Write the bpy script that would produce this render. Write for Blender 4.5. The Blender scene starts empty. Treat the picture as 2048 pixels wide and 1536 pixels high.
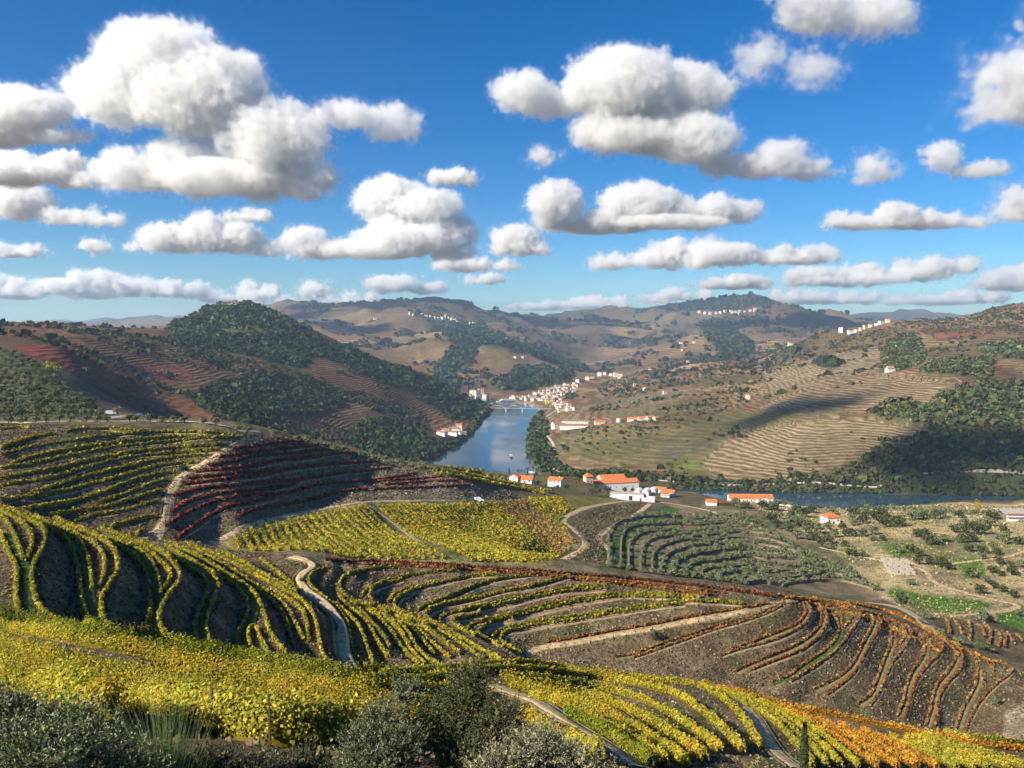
import bpy, bmesh, math, random, time
import numpy as np
from mathutils import Vector
T0 = time.time()
sc = bpy.context.scene
COL = sc.collection
rng = np.random.default_rng(7)

# ------------------------------------------------------------------ camera, sky, sun, exposure
H = 200.0                       # camera height above the river, metres
FPX = 1538.0                    # focal length in photo pixels (2048 wide)
PITCH = math.atan((768 - 660) / FPX)
cam = bpy.data.cameras.new('camera')
camo = bpy.data.objects.new('camera', cam)
COL.objects.link(camo)
camo.location = (0, 0, H)
camo.rotation_euler = (math.pi / 2 - PITCH, 0, 0)
cam.sensor_width = 36
cam.lens = 36 * FPX / 2048
cam.clip_start = .2
cam.clip_end = 250000
sc.camera = camo
SUN_EL, SUN_AZ = math.radians(33), math.radians(-123)   # azimuth from +Y towards +X
world = bpy.data.worlds.new('World')
sc.world = world
world.use_nodes = True
wn = world.node_tree
sky = wn.nodes.new('ShaderNodeTexSky')
sky.sky_type = 'NISHITA'
sky.sun_disc = False
sky.sun_elevation = SUN_EL
sky.sun_rotation = SUN_AZ
sky.altitude = 300
sky.air_density = 1.0
sky.dust_density = .15
sky.ozone_density = 4.0
hs = wn.nodes.new('ShaderNodeHueSaturation')
hs.inputs['Saturation'].default_value = 1.4
tint = wn.nodes.new('ShaderNodeMixRGB')
tint.blend_type = 'MULTIPLY'
tint.inputs[0].default_value = 1
tint.inputs[2].default_value = (.74, .95, 1.10, 1)
bgn = wn.nodes['Background']
wn.links.new(sky.outputs[0], hs.inputs['Color'])
wn.links.new(hs.outputs[0], tint.inputs[1])
wn.links.new(tint.outputs[0], bgn.inputs[0])
bgn.inputs[1].default_value = .058
sl = bpy.data.lights.new('sun', 'SUN')
sl.energy = 5.0
sl.angle = math.radians(.5)
sl.color = (1, .90, .74)
slo = bpy.data.objects.new('sun', sl)
COL.objects.link(slo)
SUN_DIR = Vector((math.sin(SUN_AZ) * math.cos(SUN_EL), math.cos(SUN_AZ) * math.cos(SUN_EL), math.sin(SUN_EL)))
slo.rotation_euler = SUN_DIR.to_track_quat('Z', 'Y').to_euler()
sc.view_settings.view_transform = 'Standard'
sc.view_settings.look = 'None'
sc.view_settings.exposure = 1.0
sc.view_settings.gamma = 1
sc.view_settings.use_curve_mapping = False
cy = sc.cycles
cy.max_bounces = 8
cy.diffuse_bounces = 2
cy.glossy_bounces = 2
cy.transmission_bounces = 3
cy.transparent_max_bounces = 6
cy.volume_bounces = 5
cy.volume_step_rate = 4
cy.volume_max_steps = 256
cy.use_adaptive_sampling = True
cy.adaptive_threshold = .025
cy.adaptive_min_samples = 12
cy.use_denoising = True

# ------------------------------------------------------------------ pixel <-> world helpers
cP, sP = math.cos(PITCH), math.sin(PITCH)


def ray(px, py):
    yc = (768 - py) / FPX
    return (px - 1024) / FPX, cP + yc * sP, -sP + yc * cP


def at(px, py, Y):
    dx, dy, dz = ray(px, py)
    t = Y / dy
    return (dx * t, Y, H + dz * t)


def at_z(px, py, z):
    dx, dy, dz = ray(px, py)
    t = (z - H) / dz
    return (dx * t, dy * t, z)


def project(X, Y, Z):
    d = Y * cP - (Z - H) * sP
    u = Y * sP + (Z - H) * cP
    return 1024 + FPX * X / d, 768 - FPX * u / d


def Z1(pts):
    return [(x / 5.486, 1000 + y / 5.486) for x, y in pts]


def Z2(pts):
    return [(330 + x / 4.653, 1040 + y / 4.653) for x, y in pts]


def ZC(pts):
    return [(600 + x / 4.452, 1110 + y / 4.452) for x, y in pts]


def ZT(pts):
    return [(960 + x / 3.2, 1110 + y / 3.2) for x, y in pts]


def ZE(pts):
    return [(1500 + x / 3.737, 1180 + y / 3.737) for x, y in pts]


def ZF(pts):
    return [(x / 3.657, 840 + y / 3.657) for x, y in pts]


def ZR(pts):
    return [(300 + x / 3.103, 860 + y / 3.103) for x, y in pts]


# ------------------------------------------------------------------ terrace rows: (block, path, z start, z end)
ROWS = []


def R(block, pts, z0, z1=None):
    ROWS.append((block, pts, z0, z0 if z1 is None else z1))


R('B', Z1([(0, 380), (60, 520), (110, 640), (170, 740), (185, 850), (180, 960), (175, 1080), (190, 1180), (215, 1260)]), 166)
R('B', Z1([(0, 190), (80, 270), (150, 400), (200, 530), (240, 620), (265, 690)]), 166)
R('B', Z1([(0, 130), (120, 190), (240, 270), (310, 340), (350, 420), (350, 520), (320, 620), (300, 690)]), 165.6)
R('B', Z1([(0, 95), (150, 140), (300, 210), (420, 280), (480, 350), (500, 430), (480, 520), (440, 620), (380, 720), (350, 850), (360, 980), (390, 1120), (440, 1230), (520, 1310), (640, 1380)]), 165)
R('B', Z1([(300, 230), (450, 310), (600, 360), (720, 450), (800, 560), (840, 680), (860, 800), (875, 950), (890, 1100), (920, 1230), (960, 1360)]), 161.6)
R('B', Z1([(280, 165), (500, 250), (650, 320), (780, 390), (870, 480), (930, 580), (970, 700), (995, 830), (1010, 1000)]), 161.6)
R('B', Z1([(500, 235), (750, 350), (900, 430), (1020, 490), (1100, 570), (1140, 660), (1150, 770), (1130, 880), (1090, 960)]), 161.2)
R('B', Z1([(600, 225), (800, 310), (960, 360), (1100, 430), (1200, 510), (1270, 600), (1290, 700), (1290, 800), (1240, 900), (1160, 1020), (1115, 1130), (1110, 1230), (1140, 1350), (1200, 1420), (1300, 1480)]), 160.7)
R('B', Z1([(1250, 500), (1380, 570), (1480, 640), (1560, 740), (1610, 860), (1640, 980), (1650, 1080), (1650, 1200), (1630, 1320), (1600, 1420), (1610, 1540)]), 157.3)
R('B', Z1([(1000, 365), (1250, 450), (1450, 530), (1580, 610), (1660, 700), (1720, 830), (1750, 950), (1765, 1060)]), 157.4)
R('B', Z1([(1200, 420), (1600, 570), (1750, 690), (1830, 760), (1870, 830), (1850, 920), (1800, 1010)]), 157)
R('B', Z1([(1100, 320), (1400, 430), (1700, 550), (1850, 650), (1940, 770), (1975, 850), (1965, 920), (1920, 990), (1830, 1100), (1770, 1230), (1750, 1340), (1780, 1470), (1860, 1560)]), 156.5)
R('B', Z2([(40, 335), (150, 400), (250, 470), (340, 540), (390, 600), (395, 680), (360, 780), (310, 880), (285, 980), (285, 1080), (300, 1180)]), 153.2)
R('B', Z2([(0, 250), (200, 365), (330, 440), (430, 510), (490, 600), (490, 680), (450, 780), (410, 880), (385, 1000), (400, 1110), (440, 1190), (540, 1250)]), 152.6)
R('B', Z2([(420, 500), (560, 570), (660, 640), (740, 730), (770, 820), (760, 920), (720, 1010), (680, 1090), (690, 1180), (740, 1260)]), 149.6)
R('B', Z2([(0, 210), (250, 320), (450, 440), (600, 530), (740, 620), (830, 700), (890, 800), (930, 920), (970, 1040), (1040, 1160), (1130, 1260)]), 149)
R('B', Z2([(970, 1270), (910, 1170), (870, 1070), (835, 1005), (790, 1030), (775, 1100), (800, 1200), (850, 1270)]), 149.3)
R('B', Z2([(850, 660), (960, 740), (1050, 830), (1110, 920), (1150, 1020), (1180, 1120), (1210, 1200)]), 146.6)
R('B', Z2([(300, 295), (550, 425), (740, 555), (900, 660), (1050, 760), (1140, 850), (1200, 950), (1250, 1060), (1290, 1140)]), 146.5)
R('B', Z2([(980, 650), (1120, 730), (1220, 800), (1290, 880), (1320, 980), (1330, 1070), (1335, 1150)]), 146)
R('B', Z2([(200, 235), (480, 335), (700, 445), (900, 555), (1080, 645), (1230, 735), (1330, 830), (1390, 920), (1420, 1020), (1430, 1130), (1450, 1220), (1490, 1310), (1560, 1380)]), 145.6)
R('B', Z2([(480, 300), (700, 390), (900, 510), (1080, 600), (1230, 690)]), 144.6)
R('B', Z2([(880, 370), (980, 440), (1090, 530), (1180, 610), (1260, 690)]), 144)
# fan right of the track
R('C', ZC([(270, 115), (170, 150), (100, 190), (75, 230), (90, 290), (180, 370), (270, 440), (350, 520), (410, 600), (435, 690), (445, 790), (470, 880), (520, 960), (590, 1030)]), 141.5)
R('C', ZC([(330, 460), (420, 540), (500, 620), (560, 730), (590, 820), (620, 900), (655, 990)]), 140.6)
R('C', ZC([(870, 120), (640, 135), (480, 170), (400, 200), (355, 260), (360, 320), (410, 370), (520, 425), (640, 480)]), 139.4)
R('C', ZC([(340, 380), (430, 470), (540, 560), (620, 660), (680, 770), (730, 860), (790, 930)]), 139.6)
R('C', ZC([(510, 490), (600, 580), (690, 680), (760, 770), (800, 840)]), 138.6)
R('C', ZC([(450, 430), (620, 510), (730, 600), (800, 690), (860, 780), (920, 860), (1000, 940), (1070, 990)]), 138.2)
R('C', ZC([(640, 510), (760, 580), (870, 660), (930, 760), (990, 860), (1060, 940), (1110, 990)]), 137.4)
R('C', ZC([(560, 465), (760, 560), (900, 640), (970, 720), (1020, 810), (1080, 890), (1180, 960), (1240, 1000)]), 136.8)
R('C', ZC([(880, 590), (980, 660), (1070, 750), (1130, 830), (1200, 900)]), 136)
R('C', ZC([(700, 485), (880, 565), (1020, 655), (1130, 755), (1230, 850), (1340, 930)]), 135.4)
R('C', ZC([(1060, 640), (1200, 720), (1300, 800), (1380, 860), (1430, 900)]), 134.6)
R('C', ZC([(900, 535), (1100, 615), (1250, 685), (1400, 780), (1530, 870), (1650, 950)]), 134)
R('C', ZC([(1250, 670), (1400, 735), (1560, 825), (1700, 900), (1790, 950)]), 133.2)
R('C', ZC([(1400, 150), (1180, 165), (1000, 190), (850, 220), (720, 260), (650, 310), (620, 370), (640, 430), (760, 480), (900, 535)]), 134.6, 137.4)
R('C', ZC([(900, 235), (720, 275), (630, 310), (560, 355), (540, 400)]), 137.9)
R('C', ZC([(1750, 185), (1500, 205), (1250, 260), (1050, 310), (930, 360), (860, 400), (840, 450), (870, 500), (1000, 550), (1130, 610)]), 132.6, 135)
R('C', ZC([(1250, 245), (1050, 295), (900, 340), (820, 385), (785, 440)]), 135.4)
R('C', ZC([(2048, 190), (1800, 220), (1600, 270), (1450, 330), (1300, 390), (1170, 440), (1100, 470), (1050, 510)]), 131.4, 133.4)
R('C', ZC([(2400, 200), (2048, 290), (1800, 340), (1600, 390), (1400, 425), (1250, 460), (1150, 500), (1120, 540), (1130, 590), (1250, 645), (1400, 720)]), 129.8, 132.8)
R('C', ZT([(800, 205), (600, 216), (400, 250), (200, 292), (0, 338), (-100, 358), (-180, 378), (-240, 400), (-262, 430), (-240, 465)]), 127.6, 131)
R('C', ZT([(800, 222), (600, 234), (400, 270), (200, 312), (0, 358)]) + ZC([(1600, 530), (1420, 565), (1365, 590), (1370, 630), (1440, 670), (1560, 730)]), 127.2, 130.6)
R('C', ZT([(1400, 275), (1200, 262), (950, 254), (700, 280), (450, 325), (200, 387), (0, 435), (-60, 455), (-85, 482)]), 124.6, 128.4)
R('C', ZT([(1350, 288), (1200, 277), (950, 270), (700, 298), (450, 345), (200, 407), (60, 440)]) + ZC([(1620, 665), (1585, 700), (1610, 740), (1720, 790), (1810, 835)]), 124.4, 127.8)
R('C', ZT([(1690, 320), (1500, 305), (1300, 303), (1100, 326), (850, 365), (600, 403), (400, 432), (250, 460), (150, 485), (95, 520), (80, 545)]), 122.2, 125.6)
R('C', ZT([(1300, 318), (1100, 342), (850, 382), (600, 422), (400, 450), (250, 480), (160, 505), (135, 540), (150, 575), (210, 610), (270, 640)]), 123, 125)
# brown autumn terraces on the right
R('E', ZT([(420, 565), (600, 540), (850, 490), (1100, 450), (1300, 410), (1500, 375), (1700, 345), (1850, 314)]), 122.4, 121.5)
R('E', ZT([(850, 660), (980, 640), (1100, 600), (1300, 530), (1500, 465), (1700, 410), (1850, 355), (1950, 305)]), 119.8)
R('E', ZT([(980, 665), (1100, 625), (1300, 555), (1500, 485), (1700, 430), (1850, 375), (1960, 315)]), 119.3)
R('E', ZE([(-150, 450), (0, 405), (130, 350), (260, 300), (350, 260), (400, 210), (415, 160), (400, 125)]), 117)
R('E', ZE([(-220, 500), (-150, 475), (0, 430), (150, 390), (300, 330), (400, 270), (440, 210), (450, 150), (420, 100)]), 116.5)
R('E', ZE([(-120, 620), (0, 560), (150, 500), (300, 440), (420, 370), (500, 300), (535, 230), (530, 170), (490, 125)]), 114.5)
R('E', ZE([(0, 610), (150, 550), (330, 480), (470, 400), (550, 310), (575, 240), (560, 170), (510, 115)]), 114)
R('E', ZE([(150, 690), (280, 655), (400, 560), (530, 480), (620, 400), (665, 310), (660, 260), (620, 190), (560, 130)]), 112)
R('E', ZE([(290, 700), (430, 610), (570, 520), (680, 420), (740, 340), (800, 250), (830, 180), (800, 150), (720, 110)]), 111.4)
R('E', ZE([(690, 290), (688, 200), (700, 150)]), 112)
R('E', ZE([(705, 290), (765, 210), (740, 160)]), 111.7)
R('E', ZE([(470, 750), (600, 690), (720, 610), (790, 520), (840, 410), (890, 320), (920, 250), (915, 210), (880, 170)]), 109)
R('E', ZE([(580, 790), (700, 700), (800, 600), (860, 490), (910, 390), (960, 310), (975, 250), (960, 200)]), 108.5)
R('E', ZE([(800, 860), (890, 800), (940, 700), (980, 590), (1020, 490), (1050, 400), (1050, 310), (1030, 250), (980, 200)]), 106)
R('E', ZE([(890, 880), (960, 790), (1010, 680), (1060, 560), (1130, 470), (1190, 380), (1210, 330), (1180, 290)]), 105.5)
R('E', ZE([(1100, 430), (1095, 350), (1080, 270)]), 106)
R('E', ZE([(1112, 420), (1162, 340), (1140, 280)]), 105.7)
R('E', ZE([(1100, 950), (1150, 820), (1170, 720), (1210, 620), (1260, 550), (1300, 470), (1300, 400), (1280, 350), (1220, 305)]), 103)
R('E', ZE([(1160, 970), (1190, 850), (1220, 740), (1270, 640), (1350, 550), (1420, 480), (1440, 420), (1400, 365), (1330, 320)]), 102.5)
R('E', ZE([(1350, 470), (1340, 390), (1300, 330)]), 103)
R('E', ZE([(1310, 1020), (1350, 890), (1380, 760), (1420, 680), (1490, 600), (1530, 530), (1535, 470), (1500, 420)]), 100)
R('E', ZE([(1385, 1040), (1400, 900), (1430, 780), (1480, 700), (1560, 620), (1590, 540), (1580, 470), (1540, 420)]), 99.5)
R('E', ZE([(1530, 1060), (1560, 980), (1590, 890), (1650, 790), (1690, 700), (1700, 620), (1690, 540), (1650, 480)]), 97)
R('E', ZE([(1740, 740), (1740, 640), (1720, 550), (1690, 500)]), 97)
R('E', ZE([(1830, 680), (1820, 600), (1760, 530)]), 97)
R('E', ZE([(1610, 1070), (1640, 980), (1700, 870), (1780, 770), (1870, 690), (1940, 640), (1960, 600), (1920, 565), (1820, 530)]), 96.4)
for k, p in enumerate([[(1490, 330), (1480, 260), (1460, 220)], [(1590, 340), (1560, 270), (1520, 230)], [(1640, 380), (1650, 300), (1640, 250), (1600, 230)],
                       [(1750, 360), (1740, 290), (1700, 260)], [(1780, 410), (1800, 350), (1790, 290), (1740, 260)], [(1860, 430), (1870, 360), (1840, 310)],
                       [(1900, 440), (1910, 360), (1880, 310)], [(1970, 410), (1950, 350), (1920, 330)], [(2040, 390), (2010, 350), (1980, 335)]]):
    R('E2', ZE(p), 97 - .9 * k)
# yellow terraces on the left shoulder
R('F', ZF([(0, 75), (150, 65), (220, 66)]), 165.4)
R('F', ZF([(480, 100), (560, 78), (800, 75), (1000, 92), (1400, 98), (1680, 112)]), 165, 161)
R('F', ZF([(0, 220), (100, 180), (200, 145), (300, 125), (420, 110)]), 164.3)
R('F', ZF([(0, 270), (150, 230), (350, 190), (550, 160), (750, 130), (950, 110), (1150, 98), (1300, 95)]), 163.2)
R('F', ZF([(80, 340), (200, 290), (350, 255), (550, 220), (750, 190), (950, 160), (1150, 140), (1350, 130), (1500, 130)]), 161.9, 160.8)
R('F', ZF([(0, 365), (200, 340), (400, 295), (600, 255), (800, 215), (1000, 190), (1200, 170), (1400, 150), (1600, 137), (1750, 135)]), 160.5, 159.6)
R('F', ZF([(0, 440), (200, 405), (400, 365), (600, 315), (800, 275), (1000, 240), (1200, 215), (1400, 200), (1660, 185)]), 158.9)
R('F', ZF([(0, 495), (200, 465), (400, 430), (600, 370), (800, 315), (1000, 275), (1200, 255), (1400, 240), (1600, 228)]), 157.5)
R('F', ZF([(190, 570), (300, 530), (450, 475), (650, 420), (850, 370), (1050, 320), (1250, 285), (1400, 270), (1535, 265)]), 155.9)
R('F', ZF([(0, 600), (200, 580), (400, 545), (600, 500), (800, 450), (1000, 390), (1200, 340), (1435, 320)]), 154.4)
R('F', ZF([(170, 665), (350, 640), (550, 600), (750, 540), (900, 480), (1050, 430), (1200, 400), (1300, 390)]), 152.8)
R('F', ZF([(700, 640), (800, 590), (900, 560), (1050, 500), (1150, 465), (1240, 445)]), 151.4)
R('F', ZF([(370, 710), (550, 680), (750, 650), (900, 610), (1050, 565), (1195, 525)]), 150.2)
R('F', ZF([(540, 760), (700, 710), (850, 690), (1000, 650), (1170, 605)]), 148.7)
R('F', ZF([(760, 800), (900, 770), (1000, 740), (1140, 710)]), 147.2)
R('F', ZF([(960, 850), (1060, 820)]), 146)
# red terraces
R('R', ZR([(520, 125), (620, 110), (750, 90), (880, 75), (960, 80)]), 157, 150)
R('R', ZR([(430, 175), (600, 150), (800, 125), (950, 105), (1090, 100)]), 155.5, 146)
R('R', ZR([(360, 230), (500, 205), (700, 165), (900, 150), (1050, 130), (1190, 120)]), 154, 141)
R('R', ZR([(280, 265), (450, 250), (600, 235), (800, 195), (1000, 175), (1150, 150), (1300, 150)]), 152.5, 136)
R('R', ZR([(230, 310), (400, 290), (600, 270), (770, 270)]), 151, 147)
R('R', ZR([(200, 345), (400, 320), (560, 300), (700, 285), (800, 260), (950, 235), (1150, 215), (1420, 200)]), 150, 131)
R('R', ZR([(150, 420), (250, 385), (400, 360), (600, 345), (800, 325), (910, 320)]), 148.5, 142)
R('R', ZR([(130, 520), (200, 470), (300, 430), (450, 400), (650, 380), (820, 360), (900, 335), (940, 310), (1050, 295), (1250, 265), (1500, 240)]), 147, 127)
R('R', ZR([(90, 610), (200, 540), (320, 480), (450, 440), (600, 415), (800, 405), (900, 390), (990, 360), (1100, 340), (1300, 325), (1500, 300), (1660, 270)]), 145, 124)
R('R', ZR([(160, 690), (280, 600), (400, 520), (500, 480), (650, 450), (780, 425)]), 142.5, 138)
R('R', ZR([(530, 560), (600, 520), (720, 490), (900, 460), (1050, 430), (1130, 400), (1250, 380), (1450, 370), (1700, 360), (1990, 345)]), 141.5, 116)
R('R', ZR([(1350, 330), (1600, 310), (1830, 295)]), 134, 122)
R('R', ZR([(1450, 345), (1700, 325), (1920, 318)]), 131, 119)

PATHS = {
    'track': (Z2([(1180, 355), (1300, 385), (1370, 440), (1300, 500), (1255, 560), (1290, 640), (1370, 710), (1480, 790), (1570, 880), (1630, 980), (1650, 1080), (1660, 1200), (1690, 1300), (1740, 1390), (1810, 1460)]), 143.2, 143.2, 3.4),
    'hill_path': (ZF([(1920, 135), (1800, 155), (1700, 195), (1600, 255), (1500, 310), (1400, 365), (1320, 420), (1270, 490), (1240, 570), (1225, 660), (1205, 750), (1160, 810), (1100, 870)]), 159, 144, 3.0),
    'terrace_road': (ZT([(300, 650), (350, 608), (430, 590), (600, 565), (850, 516), (1100, 475), (1300, 433), (1500, 398), (1700, 355), (1850, 322), (1960, 300), (2010, 290)]), 122, 121.5, 2.2),
}
# ------------------------------------------------------------------ ground control points: (photo x, photo y, depth Y)
GP = """
0 1225 60;200 1265 65;400 1300 72;560 1325 80;700 1343 88;800 1345 100;100 1400 32;400 1450 26;0 1330 42;250 1340 50;500 1380 50;800 1410 50;650 1450 38
900 1330 112;1000 1322 120;1120 1338 118;1300 1360 112;1500 1388 105;1700 1425 100;1900 1470 95;2048 1492 95
1100 1420 55;1300 1520 48;1500 1520 56;1400 1450 75;1200 1370 95;1600 1490 74;1800 1536 66;2048 1536 72;1800 1500 80;1000 1400 62;950 1500 38;1700 1460 86
700 1122 205;850 1128 208;1000 1140 215;1150 1152 219;1300 1166 222;1500 1187 225;1575 1200 226;1700 1208 250;1800 1235 250;1900 1290 246;1990 1328 238;2030 1345 232;2048 1480 180;2048 1400 205
650 1121 240;560 1113 235;430 1090 218;500 1055 238;600 1030 250;715 1010 288;743 1030 283;955 1003 396;830 1004 336;1120 990 515;1240 1000 620;1125 1040 462;1165 1085 376;1090 1130 330;880 1127 290;800 1060 275;950 1060 335;1050 1080 346;1050 1040 404
1210 1090 396;1260 1140 340;1215 1130 345;1300 1010 590;1280 1035 520;1250 1080 420;1350 1180 310;1400 1020 600;1500 1100 440;1700 1180 360;1600 1150 380;1600 1050 540;1450 1160 345;1350 1100 410;1550 1180 330;1740 1200 335
1660 1045 560;1800 1140 390;1900 1210 320;2048 1100 430;2040 1035 560;1660 1018 660;1900 1010 680;2048 1012 690;1850 1225 290;2048 1260 290;1985 1300 258;1750 1080 480;1900 1100 440;2048 1180 350;1750 1020 640;1560 1010 650
900 945 700;1000 960 780;1060 952 900;1100 962 800;1220 980 700;1110 972 720;1045 972 700;1350 985 720;1500 1000 690;1300 955 900;860 932 680;1150 950 880
800 935 560;700 905 480;600 880 415;540 872 385;450 858 390;250 850 360;0 845 330;200 822 430;0 800 400;100 760 500;0 700 620;300 836 450;190 760 640;120 700 700;420 850 430
0 648 1100;60 650 1150;150 652 1250;300 660 1500;400 625 1800;470 606 1850;520 612 1850;560 635 1850;620 662 1850;700 695 1850;800 730 1880;880 765 1950;950 800 1980;975 813 1990;430 612 1850;345 654 1700
400 700 1350;500 760 1250;600 800 1250;700 850 1230;780 890 1180;750 780 1500;850 830 1550;900 860 1450;300 760 1000;200 720 950;400 820 850;500 850 800;100 680 950;250 690 1150;600 720 1500;450 680 1550;300 820 760;600 870 900;680 895 1000
1500 965 965;1450 900 1120;1500 870 1180;1600 900 1030;1700 940 985;1850 870 1030;1900 930 965;2048 900 980;1750 820 1160;1600 820 1210;1450 830 1350;1300 840 1350;1200 850 1400;1120 850 1480;1130 930 1090;1250 920 1100;1350 930 1060
1780 745 1370;1900 760 1210;2048 760 1130;1700 700 1900;1600 740 1700;1500 760 1800;1400 770 1900;1250 790 1950;1200 800 1950;1900 680 1900;2048 680 1700;1800 640 2350;1750 660 2500;1850 630 2500;2048 604 2400;1950 611 2450;1700 675 2600;1620 695 2700;1500 710 2900;1400 720 3000;1300 745 2700;1220 765 2500
900 785 2350;980 772 2500;1100 765 2600;1000 700 3200;900 720 2900;1050 740 2800;1150 748 2900;700 690 3300;800 650 4200;750 635 4500;860 592 5500;800 605 5300;680 625 5000;560 610 6000;640 612 6500;1000 625 6000;1090 628 7000;1200 615 7500;1330 608 7500;1480 594 7000;1560 609 6500;1640 625 6000;1690 641 5500;930 600 5700
1180 728 4000;1200 690 4800;1100 670 4800;1300 680 4600;1400 690 4000;1300 720 3600;1450 650 5200;1550 670 4200;1250 650 6000;1000 660 4600;900 650 4600;1600 690 3700;600 680 3000;800 720 2800
100 650 9000;200 642 9000;340 634 9000;-200 650 9000;440 640 9000;1720 631 11000;1800 626 11000;1900 630 11000;2100 625 11000;1600 640 10000;1150 640 10000
"""
HID = [  # hidden ground: photo x, Y, z
    (0, 76, 168), (200, 82, 163), (400, 92, 157), (560, 102, 152), (700, 112, 148), (850, 128, 141), (1000, 140, 136), (1150, 148, 130), (1300, 148, 126), (1500, 148, 119), (1700, 146, 113), (1900, 142, 108), (2048, 140, 106),
    (100, 168, 155), (300, 200, 144), (500, 213, 138), (700, 235, 126), (900, 255, 112), (1100, 275, 103), (1300, 270, 100), (1500, 275, 96), (1650, 290, 90), (1900, 285, 92),
    (1250, 800, 28), (1400, 800, 30), (1600, 770, 20), (1800, 780, 18), (2048, 790, 16), (1600, 820, 3), (1800, 820, 3), (2048, 820, 3), (1450, 840, 3), (1300, 880, 3), (1150, 960, 3), (1000, 1030, 4), (850, 1130, 3), (900, 900, 25), (700, 800, 55), (600, 620, 90), (400, 600, 115), (200, 560, 150),
    (1600, 880, -8), (1800, 875, -8), (2048, 870, -8), (1400, 900, -8), (1200, 970, -8), (1050, 1120, -8), (960, 1200, -8), (1000, 1300, -8), (1010, 1500, -8), (1030, 1800, -8), (1020, 2050, -8),
    (1075, 1060, 3), (1560, 945, 3), (1750, 935, 3), (2048, 930, 3), (1330, 965, 3), (1200, 1000, 3),
    (1060, 1290, 3), (1056, 1600, 3), (1078, 1800, 3), (1090, 1900, 4), (1060, 2120, 4), (1000, 2200, 4), (945, 1440, 3), (960, 1650, 3), (985, 1830, 3), (880, 1180, 3), (920, 2150, 5),
    (0, 2500, 80), (300, 2600, 90), (600, 2400, 70), (0, 5000, 150), (300, 6000, 150), (800, 2300, 60), (1750, 3600, 100), (2048, 3600, 140), (1900, 6000, 150), (2048, 8000, 200), (1700, 8000, 180), (900, 8000, 260), (1300, 10000, 300), (600, 10000, 280),
    (1024, 2, 197.8), (0, 2, 197.8), (2048, 2, 197.8), (1024, 8, 193.4), (0, 8, 193.6), (2048, 8, 193), (0, 16, 191.5), (500, 15, 191.4), (1024, 16, 190.3), (1500, 18, 188.5), (2048, 22, 186), (1400, 32, 180.5), (1800, 38, 176), (1024, 28, 184),
    (0, 14000, 300), (1024, 14000, 300), (2048, 14000, 350)]

cp = []
for line in GP.strip().splitlines():
    for s in line.split(';'):
        x, y, d = map(float, s.split())
        cp.append(at(x, y, d))
for x, Y, z in HID:
    cp.append(((x - 1024) / FPX * Y, Y, z))


def row_world(pts, z0, z1, blk=''):
    """traced path to world points: level (or evenly falling) terraces fix the depth"""
    L = np.cumsum([0] + [math.hypot(b[0] - a[0], b[1] - a[1]) for a, b in zip(pts, pts[1:])])
    out = []
    for (x, y), l in zip(pts, L / L[-1]):
        out.append(at_z(x, y, z0 + (z1 - z0) * (l if blk != 'R' else max(0, min(1, (x - 450) / max(pts[-1][0] - 450, 1))) ** 1.3)))
    return np.array(out)


for blk, pts, z0, z1 in ROWS:
    cp.extend(map(tuple, row_world(pts, z0, z1, blk)))
for nm, (pts, z0, z1, wd) in PATHS.items():
    cp.extend(map(tuple, row_world(pts, z0, z1)))
cp = np.array(cp)
# anchors beyond the frame edges
uu = cp[:, 0] / cp[:, 1] * FPX
ext = []
for s, m in ((-1, uu < -930), (1, uu > 930)):
    for p in cp[m]:
        for k in (520, 1000):
            ext.append(((p[0] / p[1] * FPX + s * k) / FPX * p[1], p[1], p[2]))
cp = np.vstack([cp, np.array(ext)])
VS = 600.0


def feat(X, Y):
    return np.stack([X / Y * FPX, VS * np.log(Y)], -1)


def tps_fit(P, val, lam):
    n = len(P)
    d2 = ((P[:, None] - P[None]) ** 2).sum(-1)
    K = .5 * d2 * np.log(d2 + 1e-9) + lam * np.eye(n)
    A = np.zeros((n + 3, n + 3))
    A[:n, :n] = K
    A[:n, n] = 1
    A[:n, n + 1:] = P
    A[n, :n] = 1
    A[n + 1:, :n] = P.T
    return np.linalg.solve(A, np.concatenate([val, np.zeros(3)]))


FP = feat(cp[:, 0], cp[:, 1]) / 1000
FV = (cp[:, 2] - H) / cp[:, 1] * FPX
for lam, lim in ((1e-2, 16), (2e-3, 8), (8e-4, None)):     # smooth fit, dropping outliers of the tracing
    TW = tps_fit(FP, FV, lam)
    if lim:
        d2 = ((FP[:, None] - FP[None]) ** 2).sum(-1)
        res = FV - (.5 * d2 * np.log(d2 + 1e-9)) @ TW[:len(FP)] - TW[len(FP)] - FP @ TW[len(FP) + 1:]
        keep = np.abs(res) < lim
        print('lam', lam, 'dropped', (~keep).sum(), 'of', len(FP), 'rms', res.std())
        FP, FV = FP[keep], FV[keep]


def tps_eval(Q):
    out = np.empty(len(Q))
    n = len(FP)
    for i in range(0, len(Q), 8000):
        q = Q[i:i + 8000]
        d2 = (q[:, :1] - FP[None, :, 0]) ** 2 + (q[:, 1:] - FP[None, :, 1]) ** 2
        k = .5 * d2 * np.log(d2 + 1e-9)
        out[i:i + 8000] = k @ TW[:n] + TW[n] + Q[i:i + 8000] @ TW[n + 1:]
    return out


# grid: columns in u = X/Y, rows in log depth, finer where the terraces are
NU = 620
ug = np.concatenate([np.linspace(-1.05, -.70, 40)[:-1], np.linspace(-.70, .70, NU), np.linspace(.70, 1.05, 40)[1:]])
vg = np.concatenate([np.arange(math.log(1.2), math.log(50), .03), np.arange(math.log(50), math.log(80), .012), np.arange(math.log(80), math.log(290), .0062), np.arange(math.log(290), math.log(720), .0095), np.arange(math.log(720), math.log(14000), .0165)])
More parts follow.
